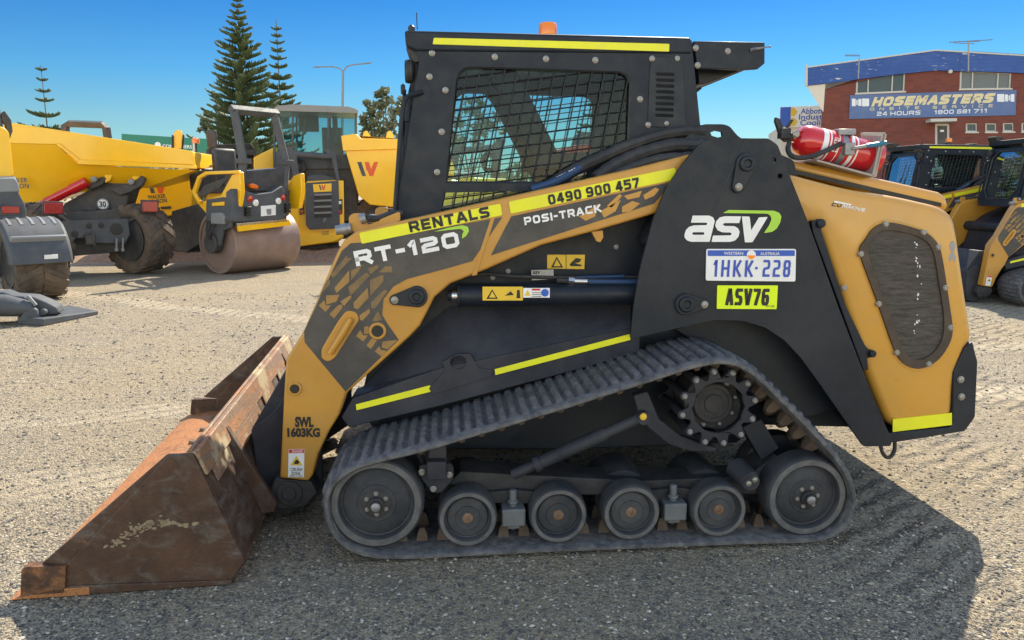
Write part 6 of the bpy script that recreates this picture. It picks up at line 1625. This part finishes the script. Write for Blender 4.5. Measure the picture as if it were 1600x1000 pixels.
b0 = gz(335, 58); leafy('gum_tree', b0, 6.0, blobs_px([(325, 184, 11, 0), (345, 168, 11, 1), (350, 190, 13, 0), (318, 198, 9, 0), (335, 206, 14, 0), (360, 205, 14, 1), (338, 150, 6, 0)], 58, b0), 230, .30, 'bushy tree between the green hoarding and the tallest pine', 22)
b0 = gz(735, 55); leafy('gum_tree', b0, 6.0, blobs_px([(715, 185, 20, 0), (745, 170, 20, 1), (770, 195, 22, 0), (700, 210, 18, 0), (740, 215, 24, 0)], 55, b0), 200, .36, 'gum tree seen through the front of the loader cab window', 25)
sc_b = MB(); r = random.Random(4)
for k in range(5200):
    x = -70 + 140 * r.random(); hh = 3.6 + 1.6 * math.sin(x * .21) + 1.2 * math.sin(x * .57 + 1); p = Vector((x, 92 + 6 * r.random(), hh * r.random() ** .6)); s_ = .7 + .6 * r.random()
    a = Vector((r.gauss(0, 1), r.gauss(0, 1), r.gauss(0, 1))).normalized(); b2 = a.orthogonal().normalized() * s_ * .35
    sc_b.add([p - a * s_ * .5, p + b2, p + a * s_ * .5, p - b2], [(0, 1, 2, 3)])
o = sc_b.build('far_scrub', M['gum']); tag(o, kind='stuff')

# green hoarding on posts
t = T('hoarding', Frame(gz(250, 44).xy.to_3d(), 6), 'long green advertising hoarding with white lettering behind the dumpers', 'hoarding')
M['hgreen'] = mat('green_hoarding', (.012, .185, .12), .5, 0, (.02, .22, .14), 1, .5)
hb = t.py('panel', [(190, 209), (302, 216), (330, 217), (330, 262), (190, 262)], 0, .10, 'hgreen', None, 0)
t.py('panel_seam', [(301, 214), (307, 214.5), (307, 262), (301, 262)], -.02, .03, 'soffit', hb, 0)
t.word('CONTAINERS', (254, 230.5), (300, 232), 5, -.006, 'white', hb)
t.py('panel_print', [(201, 221), (213, 222), (213, 223.4), (201, 222.6)], -.01, .012, 'white', hb, 0)
MB().lathe(t.f.Y(246.5, 226.5, -.004), [(.17, 0), (.17, .004), (.12, .004)], (0, -1, 0), 20).build('emblem', M['white'], hb)
for x in (195, 230, 265, 300, 326): MB().cyl(t.f.Y(x, 262, .2) * 1, Vector((t.f.Y(x, 262, .2).x, .2, 0)), .06, n=8).build('post', M['dullsteel'], t.root)
# double arm street lamp
sf_ = Frame(gz(537, 40).xy.to_3d(), 0)
t = T('street_lamp', sf_, 'tall grey street lamp with two curved arms against the sky', 'street lamp')
top = sf_.Y(536, 112, 0)
mb = MB().tube([(0, 0, 0), (0, 0, 4), top], [.09, .075, .055], 8)
mb.build('pole', M['lgrey'], t.root)
for pts, hd in ((((536, 112), (531, 107), (521, 104), (500, 104.5)), ((489, 105), (503, 104.5))), (((536, 112), (541, 104), (552, 101), (570, 99.5)), ((568, 99.5), (581, 98)))):
    MB().tube(smooth([sf_.Y(x, y, 0) for x, y in pts], 2, False), .035, 6).build('arm', M['lgrey'], t.root)
    a, b = sf_.Y(*hd[0], 0), sf_.Y(*hd[1], 0); MB().tube([a, a.lerp(b, .5), b], [.05, .10, .05], 8, flat=.45).build('lamp_head', M['lgrey'], t.root)
